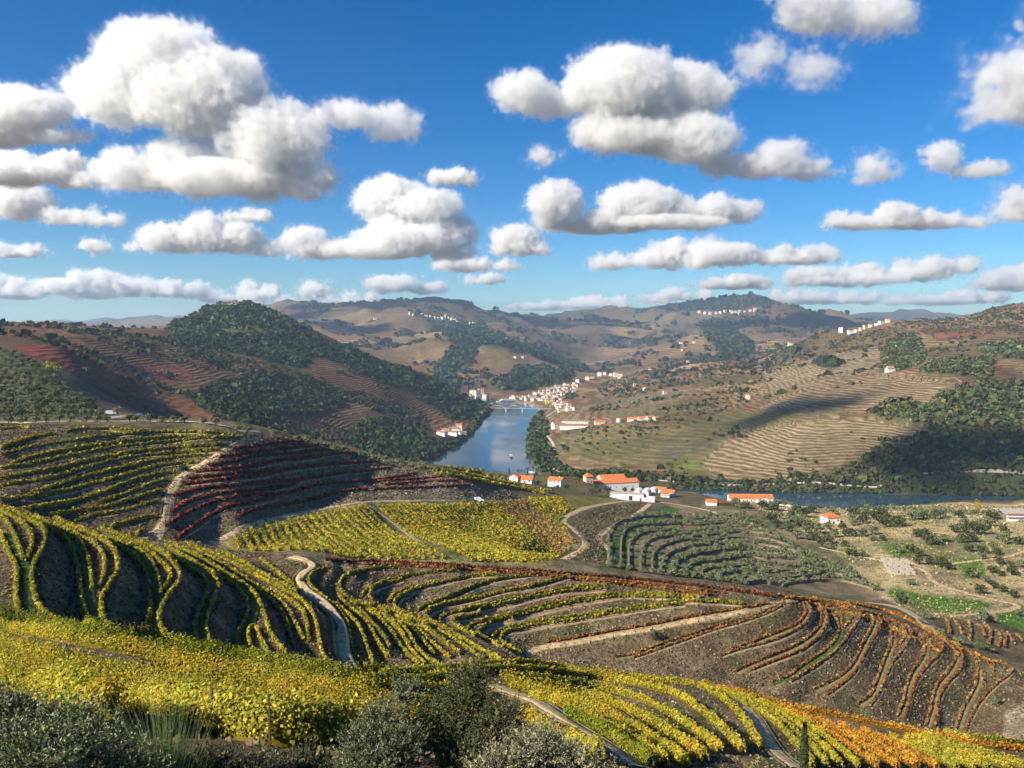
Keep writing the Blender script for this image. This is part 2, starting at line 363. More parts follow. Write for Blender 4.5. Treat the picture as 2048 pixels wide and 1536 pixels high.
# evaluate on a 2x coarser grid in u and refine
ue = ug[::2] if len(ug) % 2 else np.append(ug[::2], ug[-1])
UU, VV = np.meshgrid(ue, vg)
EE = tps_eval(np.stack([UU.ravel() * FPX, VV.ravel() * VS], -1) / 1000).reshape(UU.shape)
E2 = np.stack([np.interp(ug, ue, r) for r in EE])
YG = np.exp(vg)
ZG = H + E2 / FPX * YG[:, None]

# river channel carved into the ground
def z0pts(pp):
    return [at_z(x, y, 0)[:2] for x, y in pp]


RIVER = z0pts([(846, 927), (890, 905), (940, 870), (955, 850), (970, 830), (985, 817), (983, 808), (940, 799), (900, 797)]) + \
    z0pts([(900, 789), (960, 794), (1000, 800), (1050, 806), (1084, 814), (1078, 828), (1064, 845), (1056, 870), (1056, 900), (1062, 925), (1078, 950)]) + \
    [(70, 1035), (150, 985), (240, 960), (330, 946), (480, 936), (617, 927), (1000, 915), (1000, 820), (617, 826), (400, 835), (280, 865), (160, 930), (30, 1040), (-60, 1100)]


def inpoly(px, py, poly):
    x = np.asarray(px)
    y = np.asarray(py)
    c = np.zeros(x.shape, bool)
    n = len(poly)
    for i in range(n):
        x0, y0 = poly[i]
        x1, y1 = poly[i - 1]
        if y0 == y1:
            continue
        m = ((y0 > y) != (y1 > y)) & (x < (x1 - x0) * (y - y0) / (y1 - y0) + x0)
        c ^= m
    return c


def polydist(x, y, poly):
    d = np.full(np.shape(x), 1e9)
    for i in range(len(poly)):
        ax, ay = poly[i - 1]
        bx, by = poly[i]
        t = np.clip(((x - ax) * (bx - ax) + (y - ay) * (by - ay)) / ((bx - ax) ** 2 + (by - ay) ** 2 + 1e-9), 0, 1)
        d = np.minimum(d, np.hypot(x - ax - t * (bx - ax), y - ay - t * (by - ay)))
    return d


XG = ug[None, :] * YG[:, None]
YY = np.repeat(YG[:, None], len(ug), 1)
rr = np.where((YG > 760) & (YG < 2700))[0]
sub = np.s_[rr[0]:rr[-1] + 1]
ins = inpoly(XG[sub], YY[sub], RIVER)
dist = polydist(XG[sub], YY[sub], RIVER)
zs = ZG[sub]
zs = np.where(ins, np.minimum(-1 - dist * .2, -1), np.maximum(zs, .8 + np.minimum(dist * .12, 2.5)))
ZG[sub] = np.maximum(zs, -8)
ZG[YG > 2700] = np.maximum(ZG[YG > 2700], 3)
ZG[YG < 760] = np.maximum(ZG[YG < 760], 3)
# gentle natural unevenness, growing with distance (gullies and folds on the far hills)


def vnoise(x, y, seed):
    r = np.random.default_rng(seed).random((64, 64))
    xi = np.floor(x).astype(int)
    yi = np.floor(y).astype(int)
    fx = x - xi
    fy = y - yi
    fx = fx * fx * (3 - 2 * fx)
    fy = fy * fy * (3 - 2 * fy)
    g = lambda a, b: r[a % 64, b % 64]
    return (g(xi, yi) * (1 - fx) + g(xi + 1, yi) * fx) * (1 - fy) + (g(xi, yi + 1) * (1 - fx) + g(xi + 1, yi + 1) * fx) * fy


def fbm(x, y, s, seed, octv=4):
    o = 0
    a = 1
    t = 0
    for i in range(octv):
        o = o + a * vnoise(x / s + 17.3 * i, y / s + 9.1 * i, seed + i)
        t += a
        a *= .5
        s *= .5
    return o / t


far = np.clip((YY - 900) / 1500, 0, 1)
rid = np.abs(fbm(XG * 1.0, YY * .8, 520, 11, 4) - .5) * 2
ZG += far * (rid - .30) * np.clip(ZG, 0, 130) * np.where(YY > 2300, .92, .42)
ZG += far * (np.abs(fbm(XG, YY, 210, 15, 3) - .5) * 2 - .28) * np.clip(ZG - 15, 0, 70) * .22
ZG += np.clip((YY - 500) / 600, 0, 1) * (fbm(XG, YY, 60, 5, 3) - .5) * np.clip(ZG * .06, 0, 3)


# cut the terraces: flat platforms at the row levels, steeper banks between them
PXG, PYG = project(XG, YY, ZG)
for poly_, y0_, y1_, levels, half in (
        ([(-700, 1000), (0, 1012), (300, 1076), (600, 1114), (640, 1140), (670, 1240), (720, 1400), (0, 1330), (-700, 1330)], 78, 212, [165.3, 161.2, 157.1, 152.9, 149.3, 146, 143.2], .95),
        ([(610, 1120), (900, 1130), (1100, 1152), (1300, 1175), (1500, 1205), (1050, 1310), (1010, 1330), (720, 1370), (650, 1230), (612, 1160)], 120, 225, [141.3, 139.5, 137.5, 135.1, 133, 130.6, 128.1, 125.3], .5),
        ([(1040, 1320), (1500, 1215), (1560, 1200), (1640, 1208), (1760, 1240), (1880, 1300), (2030, 1350), (2060, 1400), (1960, 1475), (1700, 1430)], 150, 245, [122, 119.5, 116.7, 114.2, 111.7, 108.7, 105.7, 102.7, 99.7, 96.7], .6),
        ([(-700, 850), (0, 852), (470, 868), (450, 895), (350, 955), (310, 1040), (0, 1030), (-700, 1010)], 188, 300, [165.2, 163.2, 161.6, 160.2, 158.9, 157.5, 155.9, 154.4, 152.8, 151.4, 150.2, 148.7, 147.2, 146], .34)):
    mk = (YY > y0_) & (YY < y1_)
    mk[mk] = inpoly(PXG[mk], PYG[mk], poly_)
    lv = sorted(levels)
    xs_, fs_ = [lv[0] - 6], [lv[0] - 6]
    for q in lv:
        xs_ += [q - half, q + half]
        fs_ += [q - half * .15, q + half * .15]
    xs_ += [lv[-1] + 6]
    fs_ += [lv[-1] + 6]
    zt = np.interp(ZG, xs_, fs_)
    wgt = mk.astype(float)
    for _ in range(3):
        wgt[1:-1, 1:-1] = (wgt[1:-1, 1:-1] * 2 + wgt[2:, 1:-1] + wgt[:-2, 1:-1] + wgt[1:-1, 2:] + wgt[1:-1, :-2]) / 6
    inr = (ZG > xs_[0]) & (ZG < xs_[-1])
    ZG = np.where(inr, ZG + (zt - ZG) * wgt, ZG)


def gz(X, Y):
    """ground height at world X, Y (matches the mesh)"""
    X = np.asarray(X, float)
    Y = np.asarray(Y, float)
    v = np.log(np.maximum(Y, 2.6))
    j = np.clip(np.searchsorted(vg, v) - 1, 0, len(vg) - 2)
    Yl, Yh = YG[j], YG[j + 1]
    fv = np.clip((Y - Yl) / (Yh - Yl), 0, 1)
    u = np.clip(X / np.maximum(Y, 1), ug[0], ug[-1])
    i = np.clip(np.searchsorted(ug, u) - 1, 0, len(ug) - 2)
    fu = (u - ug[i]) / (ug[i + 1] - ug[i])
    return (ZG[j, i] * (1 - fu) + ZG[j, i + 1] * fu) * (1 - fv) + (ZG[j + 1, i] * (1 - fu) + ZG[j + 1, i + 1] * fu) * fv


def hit(px, py, Y0=20, Y1=13000):
    """first ground point seen through a photo pixel beyond depth Y0"""
    dx, dy, dz = ray(px, py)
    Ys = np.exp(np.linspace(math.log(Y0), math.log(Y1), 1500))
    zr = H + Ys * dz / dy
    zg = gz(Ys * dx / dy, Ys)
    k = np.where(zg >= zr)[0]
    Y = Ys[k[0]] if len(k) else Y1
    return (Y * dx / dy, Y, float(gz(Y * dx / dy, Y)))


PXG, PYG = project(XG, YY, ZG)


def grid_mesh(name, X, Y, Z):
    nv, nu = X.shape
    me = bpy.data.meshes.new(name)
    co = np.stack([X, Y, Z], -1).reshape(-1, 3).astype(np.float32)
    a = (np.arange(nv - 1)[:, None] * nu + np.arange(nu - 1)[None]).ravel()
    q = np.stack([a, a + 1, a + nu + 1, a + nu], -1).astype(np.int32)
    fill_mesh(me, co, q)
    return me


def fill_mesh(me, co, quads, smooth=True):
    co = np.ascontiguousarray(co, np.float32)
    quads = np.ascontiguousarray(quads, np.int32)
    n, k = quads.shape
    me.vertices.add(len(co))
    me.vertices.foreach_set('co', co.ravel())
    me.loops.add(n * k)
    me.loops.foreach_set('vertex_index', quads.ravel())
    me.polygons.add(n)
    me.polygons.foreach_set('loop_start', np.arange(n, dtype=np.int32) * k)
    me.polygons.foreach_set('use_smooth', np.full(n, smooth, bool))
    me.update(calc_edges=True)


def tag(o, label=None, cat=None, group=None, kind=None):
    for k, v in (('label', label), ('category', cat), ('group', group), ('kind', kind)):
        if v:
            o[k] = v
    return o


def link(name, me, mat=None, parent=None, loc=None):
    o = bpy.data.objects.new(name, me)
    COL.objects.link(o)
    if mat is not None and me is not None and not me.materials:
        me.materials.append(mat)
    if parent is not None:
        o.parent = parent
    if loc is not None:
        o.location = loc
    return o

# ------------------------------------------------------------------ materials
def new_mat(name):
    m = bpy.data.materials.new(name)
    m.use_nodes = True
    nt = m.node_tree
    nt.nodes.clear()
    out = nt.nodes.new('ShaderNodeOutputMaterial')
    return m, nt, out


def nd(nt, typ, **kw):
    n = nt.nodes.new(typ)
    for k, v in kw.items():
        setattr(n, k, v)
    return n


def math_n(nt, op, a, b=None, c=None):
    n = nd(nt, 'ShaderNodeMath', operation=op)
    for i, v in enumerate((a, b, c)):
        if v is None:
            continue
        if isinstance(v, (int, float)):
            n.inputs[i].default_value = v
        else:
            nt.links.new(v, n.inputs[i])
    return n.outputs[0]


def noise_n(nt, vec, scale, detail=4, rough=.55):
    n = nd(nt, 'ShaderNodeTexNoise')
    n.inputs['Scale'].default_value = scale
    n.inputs['Detail'].default_value = detail
    n.inputs['Roughness'].default_value = rough
    nt.links.new(vec, n.inputs['Vector'])
    return n.outputs[0]


def remap(nt, v, a, b, c, d):
    n = nd(nt, 'ShaderNodeMapRange')
    nt.links.new(v, n.inputs[0])
    for i, x in enumerate((a, b, c, d)):
        n.inputs[i + 1].default_value = x
    return n.outputs[0]


def mulcol(nt, col, fac):
    n = nd(nt, 'ShaderNodeVectorMath', operation='SCALE')
    nt.links.new(col, n.inputs[0])
    if isinstance(fac, (int, float)):
        n.inputs['Scale'].default_value = fac
    else:
        nt.links.new(fac, n.inputs['Scale'])
    return n.outputs[0]


def leaf_mat(name, trans=.3):
    m, nt, out = new_mat(name)
    a = nd(nt, 'ShaderNodeAttribute', attribute_name='Col')
    d = nd(nt, 'ShaderNodeBsdfDiffuse')
    t = nd(nt, 'ShaderNodeBsdfTranslucent')
    mx = nd(nt, 'ShaderNodeMixShader')
    mx.inputs[0].default_value = trans
    nt.links.new(a.outputs['Color'], d.inputs[0])
    nt.links.new(a.outputs['Color'], t.inputs[0])
    nt.links.new(d.outputs[0], mx.inputs[1])
    nt.links.new(t.outputs[0], mx.inputs[2])
    nt.links.new(mx.outputs[0], out.inputs[0])
    return m


def plain_mat(name, col, rough=.8, var=.25, scale=1.5, bump=0., bscale=20., spec=.2, metal=0.):
    m, nt, out = new_mat(name)
    g = nd(nt, 'ShaderNodeTexCoord').outputs['Object']
    p = nd(nt, 'ShaderNodeBsdfPrincipled')
    n = noise_n(nt, g, scale, 6, .6)
    rgb = nd(nt, 'ShaderNodeRGB')
    rgb.outputs[0].default_value = (*col, 1)
    c = mulcol(nt, rgb.outputs[0], remap(nt, n, .25, .75, 1 - var, 1 + var))
    nt.links.new(c, p.inputs['Base Color'])
    p.inputs['Roughness'].default_value = rough
    p.inputs['Specular IOR Level'].default_value = spec
    p.inputs['Metallic'].default_value = metal
    if bump:
        b = nd(nt, 'ShaderNodeBump')
        b.inputs['Strength'].default_value = bump
        b.inputs['Distance'].default_value = .1
        nt.links.new(noise_n(nt, g, bscale, 5), b.inputs['Height'])
        nt.links.new(b.outputs[0], p.inputs['Normal'])
    nt.links.new(p.outputs[0], out.inputs[0])
    return m


M = {}
M['leaf'] = leaf_mat('leaves', .28)
M['needle'] = leaf_mat('evergreen_leaves', .12)
M['wood'] = plain_mat('bark', (.09, .065, .045), .9, .3, 3, .4, 8)
M['post'] = plain_mat('weathered_post', (.07, .055, .042), .9, .3, 3)
M['path'] = plain_mat('sandy_track', (.46, .34, .19), .95, .5, .7, .6, 3)
M['verge'] = plain_mat('dry_grass_verge', (.20, .17, .07), .95, .5, 1.2, .5, 4)
M['road'] = plain_mat('pale_road', (.40, .35, .27), .9, .2, .08)
M['soil'] = plain_mat('dry_soil_edge', (.34, .25, .14), .95, .4, .8)
M['platform'] = plain_mat('terrace_platform', (.20, .165, .075), .95, .45, .5)
M['grass'] = plain_mat('terrace_grass', (.045, .10, .018), .95, .5, .6)
M['wall'] = plain_mat('whitewash', (.70, .68, .63), .8, .08, .25)
M['cream'] = plain_mat('cream_render', (.62, .52, .38), .85, .1, .25)
M['stone'] = plain_mat('schist_wall', (.20, .16, .11), .9, .35, .8, .5, 3)
M['tile'] = plain_mat('clay_roof_tiles', (.52, .15, .05), .85, .22, .7, .4, 4)
M['tile2'] = plain_mat('old_clay_tiles', (.30, .14, .085), .85, .25, .6)
M['glass'] = plain_mat('dark_window', (.02, .025, .03), .2, .1, 1, spec=.5)
M['timber'] = plain_mat('dark_timber', (.07, .035, .02), .8, .3, 1)
M['rust'] = plain_mat('rusty_red_panel', (.22, .06, .025), .7, .2, 1)
M['carpaint_w'] = plain_mat('white_paint', (.7, .7, .7), .35, .03, 1, spec=.5)
M['carpaint_d'] = plain_mat('dark_paint', (.03, .032, .04), .3, .05, 1, spec=.5)
M['carpaint_s'] = plain_mat('silver_paint', (.35, .36, .37), .35, .05, 1, spec=.5)
M['rubber'] = plain_mat('rubber', (.02, .02, .02), .9, .1, 1)
M['steel'] = plain_mat('grey_steel', (.3, .3, .3), .5, .1, 1)
M['panel'] = plain_mat('solar_glass', (.015, .02, .05), .15, .05, 1, spec=.6)
M['concrete'] = plain_mat('pale_concrete', (.38, .34, .28), .9, .12, .5)
M['redmetal'] = plain_mat('red_roof_edge', (.42, .05, .04), .6, .1, .5)

# terrain
m, nt, out = new_mat('hillside_ground')
geo = nd(nt, 'ShaderNodeNewGeometry').outputs['Position']
att = nd(nt, 'ShaderNodeAttribute', attribute_name='Col')
stp = nd(nt, 'ShaderNodeAttribute', attribute_name='stripe').outputs['Fac']
nfa = nd(nt, 'ShaderNodeAttribute', attribute_name='near').outputs['Fac']
p = nd(nt, 'ShaderNodeBsdfPrincipled')
p.inputs['Roughness'].default_value = .95
p.inputs['Specular IOR Level'].default_value = .05
n_far = noise_n(nt, geo, .012, 7, .62)
n_mid = noise_n(nt, geo, .09, 7, .68)
n_near = noise_n(nt, geo, .9, 8, .72)
f1 = remap(nt, n_far, .3, .7, .78, 1.22)
f2 = remap(nt, n_mid, .28, .72, .55, 1.45)
f3 = remap(nt, n_near, .28, .72, .35, 1.65)
f3 = math_n(nt, 'ADD', math_n(nt, 'MULTIPLY', math_n(nt, 'SUBTRACT', f3, 1.0), nfa), 1.0)
sep = nd(nt, 'ShaderNodeSeparateXYZ')
nt.links.new(geo, sep.inputs[0])
zw = math_n(nt, 'ADD', sep.outputs[2], math_n(nt, 'MULTIPLY', noise_n(nt, geo, .02, 3, .5), 7.0))
per = nd(nt, 'ShaderNodeAttribute', attribute_name='period').outputs['Fac']
fr = math_n(nt, 'FRACT', math_n(nt, 'DIVIDE', zw, per))
tri = math_n(nt, 'ABSOLUTE', math_n(nt, 'SUBTRACT', math_n(nt, 'MULTIPLY', fr, 2.0), 1.0))
st = nd(nt, 'ShaderNodeMapRange')
st.interpolation_type = 'SMOOTHSTEP'
nt.links.new(tri, st.inputs[0])
st.inputs[1].default_value = .35
st.inputs[2].default_value = .72
st.inputs[3].default_value = .60  # dark bands: vine rows and their shade painted into the ground colour
st.inputs[4].default_value = 1.15
sf = math_n(nt, 'ADD', math_n(nt, 'MULTIPLY', math_n(nt, 'SUBTRACT', st.outputs[0], 1.0), stp), 1.0)
c = mulcol(nt, att.outputs['Color'], math_n(nt, 'MULTIPLY', math_n(nt, 'MULTIPLY', f1, f2), math_n(nt, 'MULTIPLY', f3, sf)))
nt.links.new(c, p.inputs['Base Color'])
b1 = nd(nt, 'ShaderNodeBump')
b1.inputs['Strength'].default_value = 1
b1.inputs['Distance'].default_value = 1.0
hgt = math_n(nt, 'ADD', math_n(nt, 'MULTIPLY', math_n(nt, 'MULTIPLY', tri, stp), 1.6), math_n(nt, 'MULTIPLY', n_mid, 2.2))
hgt = math_n(nt, 'ADD', hgt, math_n(nt, 'MULTIPLY', math_n(nt, 'MULTIPLY', n_near, nfa), .55))
nt.links.new(hgt, b1.inputs['Height'])
nt.links.new(b1.outputs[0], p.inputs['Normal'])
nt.links.new(p.outputs[0], out.inputs[0])
M['ground'] = m

# water
m, nt, out = new_mat('river_water')
geo = nd(nt, 'ShaderNodeNewGeometry').outputs['Position']
p = nd(nt, 'ShaderNodeBsdfPrincipled')
p.inputs['Base Color'].default_value = (.018, .05, .075, 1)
p.inputs['Roughness'].default_value = .12
p.inputs['IOR'].default_value = 1.33
b = nd(nt, 'ShaderNodeBump')
b.inputs['Strength'].default_value = .12
b.inputs['Distance'].default_value = .3
wv = noise_n(nt, geo, .12, 5, .6)
wv2 = noise_n(nt, geo, .012, 3, .5)
nt.links.new(math_n(nt, 'MULTIPLY', wv, remap(nt, wv2, .35, .65, .35, 1.3)), b.inputs['Height'])
nt.links.new(b.outputs[0], p.inputs['Normal'])
nt.links.new(remap(nt, wv2, .35, .65, .04, .14), p.inputs['Roughness'])
nt.links.new(p.outputs[0], out.inputs[0])
M['water'] = m

# ------------------------------------------------------------------ ground cover zones
NV = XG.shape
colr = np.empty(NV + (3,))
colr[:] = (.13, .10, .06)
stripe = np.zeros(NV)
period = np.full(NV, 6.0)
near = np.clip((900 - YY) / 600, 0, 1)
forest = np.zeros(NV, np.int8)


def zone(poly, y0, y1):
    xs = [a for a, b in poly]
    ys = [b for a, b in poly]
    m = (YY > y0) & (YY < y1) & (PXG > min(xs)) & (PXG < max(xs)) & (PYG > min(ys)) & (PYG < max(ys))
    r = np.zeros(NV, bool)
    r[m] = inpoly(PXG[m], PYG[m], poly)
    return r


def paint(poly, y0, y1, col, st=None, per=None, wood=None):
    r = zone(poly, y0, y1)
    colr[r] = col
    if st is not None:
        stripe[r] = st
    if per is not None:
        period[r] = per
    forest[r] = wood or 0
    return r


# patchwork of parcels on the far hills
fm = YY > 740
sx, sy = XG[fm], YY[fm]
prng = np.random.default_rng(21)
ns = 900
sY = np.exp(prng.uniform(math.log(740), math.log(9000), ns))
sX = prng.uniform(-.8, .8, ns) * sY
wx = sx + (fbm(sx, sy, 90, 31, 3) - .5) * 120
wy = sy + (fbm(sx, sy, 90, 41, 3) - .5) * 120
best = np.full(len(sx), 1e18)
bi = np.zeros(len(sx), int)
for k in range(ns):
    d = ((wx - sX[k]) ** 2 + (wy - sY[k]) ** 2 * .45) / sY[k] ** 2
    mm = d < best
    best[mm] = d[mm]
    bi[mm] = k
pal = np.array([(.19, .145, .085), (.16, .115, .065), (.21, .165, .10), (.14, .085, .05), (.13, .10, .055), (.10, .085, .05), (.18, .13, .08), (.14, .10, .062)])
pst = np.array([.9, .9, .8, .9, .6, .2, .85, .5])
pk = prng.integers(0, len(pal), ns)
pk2 = pk[bi]
colr[fm] = pal[pk2] * prng.uniform(.7, 1.3, ns)[bi][:, None] * np.array([1.1, .98, .85])
stripe[fm] = pst[pk2]
period[fm] = np.where(sy < 1700, 3.0, np.where(sy < 3200, 5., 9.))
# left hill: darker, redder ground
ml = (YY > 600) & (YY < 2300) & (XG < -20 - (YY - 1200) * .02) & (PXG < 1000)
colr[ml] = colr[ml] * np.array([.66, .58, .60])
period[ml] = 3.2
# far tops: heath and pine green
mt = (YY > 3300) & (ZG > 210 + 40 * (fbm(XG, YY, 700, 3, 3) - .5))
colr[mt] = colr[mt] * .5 + np.array((.055, .056, .042)) * .5
stripe[mt] *= .25
ms = (YY > 2300)
dk = fbm(XG, YY, 420, 77, 4)
mw = ms & (dk > .64)
colr[mw] = colr[mw] * .35 + np.array((.045, .048, .032)) * .65
stripe[mw] *= .2
# red and brown vineyards of the left hill
for poly, c_ in (([(20, 690), (120, 688), (240, 735), (325, 775), (255, 782), (130, 740), (60, 712)], (.17, .055, .035)),
                 ([(120, 735), (250, 785), (330, 780), (420, 815), (520, 858), (430, 852), (300, 800), (200, 775)], (.15, .07, .035)),
                 ([(90, 672), (160, 680), (200, 700), (130, 692)], (.19, .09, .05)),
                 ([(240, 735), (360, 735), (390, 760), (310, 762)], (.17, .06, .04)),
                 ([(450, 712), (560, 718), (560, 735), (480, 738)], (.18, .075, .045)),
                 ([(520, 800), (640, 830), (660, 850), (560, 835)], (.15, .055, .045)),
                 ([(0, 645), (200, 655), (180, 675), (0, 672)], (.17, .095, .05)),
                 ([(250, 752), (380, 760), (300, 765)], (.16, .06, .04))):
    paint(poly, 560, 2100, c_, .5, 3.)
# right hill across the river
paint([(1400, 930), (1470, 860), (1600, 835), (1740, 835), (1840, 850), (1868, 880), (1790, 885), (1760, 900), (1720, 930), (1640, 950), (1560, 970), (1440, 965)], 850, 1500, (.235, .175, .095), 1., 2.8)
paint([(1480, 840), (1560, 790), (1700, 745), (1930, 765), (1880, 790), (1850, 815), (1790, 800), (1730, 825), (1600, 830)], 900, 2200, (.225, .165, .095), 1., 2.8)
paint([(1520, 740), (1700, 700), (1760, 690), (1765, 742), (1640, 765), (1540, 785)], 1100, 2600, (.235, .18, .105), .9, 2.8)
paint([(1120, 870), (1240, 850), (1370, 855), (1480, 830), (1560, 820), (1700, 825), (1600, 845), (1480, 858), (1400, 925), (1300, 945), (1180, 920), (1110, 900)], 900, 1500, (.155, .13, .058), .45, 3.)
for poly, c_ in (([(1250, 868), (1330, 850), (1460, 845), (1400, 862), (1290, 880)], (.17, .13, .06)), ([(1340, 840), (1480, 822), (1600, 822), (1540, 852), (1400, 862)], (.10, .095, .038)),
                 ([(1140, 905), (1200, 885), (1300, 880), (1280, 915), (1180, 925)], (.13, .12, .045)), ([(1220, 880), (1300, 868), (1360, 880), (1280, 900)], (.10, .09, .04)),
                 ([(1320, 890), (1420, 868), (1450, 880), (1400, 910), (1320, 915)], (.13, .11, .06)), ([(1310, 932), (1370, 905), (1400, 925), (1430, 945), (1340, 945)], (.13, .14, .04)),
                 ([(1160, 860), (1240, 855), (1200, 880), (1140, 885)], (.17, .14, .06)), ([(1860, 662), (1990, 656), (1960, 675), (1870, 678)], (.20, .085, .05)),
                 ([(1200, 825), (1320, 805), (1450, 800), (1380, 825), (1250, 838)], (.14, .12, .055)), ([(1210, 800), (1330, 785), (1420, 782), (1330, 800), (1230, 815)], (.16, .13, .075))):
    paint(poly, 850, 2600, c_, .45, 3.)
# woods: (polygon, near, far, tree radius, density, tint)
WOODS = [
    ('oak wood on the cone-shaped hilltop', [(330, 657), (400, 627), (440, 611), (500, 608), (560, 632), (620, 660), (540, 658), (480, 662), (430, 669), (330, 664)], 1300, 2060, 4.6, 1.0, (.055, .075, .028)),
    ('dark wood on the upper flank of the left hill', [(345, 668), (480, 670), (600, 661), (680, 690), (760, 714), (860, 758), (950, 803), (985, 818), (960, 848), (900, 840), (860, 812), (800, 778), (700, 740), (640, 718), (600, 742), (520, 722), (430, 702), (340, 690)], 900, 2060, 4.4, .95, (.035, .052, .022)),
    ('dark wood in the middle of the left hill', [(380, 795), (430, 772), (520, 748), (600, 752), (680, 782), (700, 803), (640, 832), (560, 832), (520, 852), (460, 842), (400, 815)], 600, 2000, 4.2, .95, (.035, .052, .022)),
    ('riverside wood at the foot of the left hill', [(700, 862), (760, 835), (830, 862), (870, 885), (945, 872), (955, 882), (900, 905), (830, 928), (720, 902), (690, 882)], 800, 1800, 4.4, 1.0, (.035, .055, .022)),
    ('scattered scrub on the left hill', [(200, 690), (340, 690), (430, 705), (520, 725), (640, 760), (760, 800), (850, 835), (870, 870), (760, 830), (640, 790), (520, 745), (400, 740), (300, 720)], 700, 2060, 3.2, .22, (.05, .06, .03)),
    ('wood on the far bank facing the river bend', [(870, 735), (905, 692), (960, 690), (945, 720), (905, 748), (920, 775), (890, 785), (865, 760)], 2100, 3600, 8, .9, (.035, .05, .026)),
    ('wood above the riverside village', [(1000, 765), (1030, 738), (1090, 733), (1145, 752), (1110, 768), (1040, 784), (990, 780)], 2100, 3600, 8, 1.0, (.035, .05, .026)),
    ('pine wood on the far central ridge', [(885, 658), (960, 650), (1020, 682), (1120, 715), (1175, 738), (1140, 742), (1060, 712), (970, 692), (895, 684)], 2600, 5200, 11, .8, (.032, .05, .028)),
    ('pine wood on the far right ridge', [(1330, 612), (1430, 600), (1490, 595), (1550, 608), (1500, 618), (1400, 622), (1330, 622)], 5000, 8000, 16, .9, (.03, .045, .026)),
    ('wood in the side valley below the far right ridge', [(1400, 655), (1450, 648), (1500, 690), (1510, 715), (1450, 718), (1420, 690)], 2800, 5600, 10, .8, (.035, .05, .026)),
    ('cork oak wood on the right hill above the river', [(1730, 826), (1790, 802), (1850, 816), (1880, 791), (1960, 766), (2200, 770), (2200, 960), (1850, 976), (1560, 976), (1580, 966), (1650, 951), (1720, 931), (1760, 896), (1790, 881), (1872, 881), (1850, 856), (1760, 841)], 850, 1700, 4.0, 1.0, (.075, .085, .036)),
    ('oblong wood high on the right hill', [(1760, 741), (1770, 690), (1800, 672), (1840, 680), (1846, 726), (1800, 743)], 1200, 2600, 4.6, 1.0, (.075, .088, .04)),
    ('wood spilling over the right hill shoulder', [(1830, 746), (1880, 721), (1950, 715), (1986, 726), (1976, 766), (1920, 752)], 1100, 2400, 4.4, 1.0, (.075, .088, .038)),
    ('wood at the upper right edge of the hill', [(1950, 696), (2200, 672), (2200, 728), (1980, 716)], 1100, 2400, 4.6, 1.0, (.075, .088, .038)),
    ('small copse among the right hill vineyards', [(1620, 727), (1650, 714), (1690, 728), (1660, 739)], 1200, 2800, 4.6, 1.0, (.05, .062, .03)),
    ('olive scrub along the right hill crest', [(1640, 690), (1750, 662), (1850, 634), (1960, 615), (2200, 605), (2200, 665), (1990, 672), (1850, 672), (1760, 688), (1690, 715)], 1200, 2600, 3.6, .34, (.07, .08, .04)),
    ('tree belt along the right river bank', [(1058, 832), (1080, 826), (1092, 850), (1090, 885), (1105, 920), (1135, 945), (1250, 950), (1400, 965), (1560, 978), (1560, 990), (1380, 985), (1150, 968), (1075, 942), (1056, 900)], 850, 2000, 4.2, 1.1, (.055, .07, .028)),
    ('tree line under the river road on the right', [(1400, 972), (1560, 975), (1850, 972), (2200, 945), (2200, 1006), (1850, 1006), (1560, 1000), (1400, 990)], 850, 1100, 3.0, 1.0, (.05, .06, .026)),
    ('bushes among the small vineyards across the river', [(1130, 870), (1240, 840), (1400, 800), (1500, 760), (1520, 790), (1440, 830), (1300, 880), (1180, 925)], 900, 2600, 3.4, .06, (.055, .065, .03)),
    ('trees along the river bank below the left hill', [(930, 862), (985, 800), (1010, 815), (965, 860), (960, 895), (930, 890)], 1000, 2300, 4, .9, (.07, .085, .03)),
    ('scrub across the valley beyond the village', [(1180, 775), (1300, 740), (1500, 700), (1640, 680), (1620, 720), (1500, 755), (1350, 775), (1230, 800)], 1500, 4200, 5, .10, (.05, .06, .03)),
]
for nm, poly, y0, y1, r_, dn, tn in WOODS:
    if dn > .5:
        paint(poly, y0, y1, np.array(tn) * .8, 0)
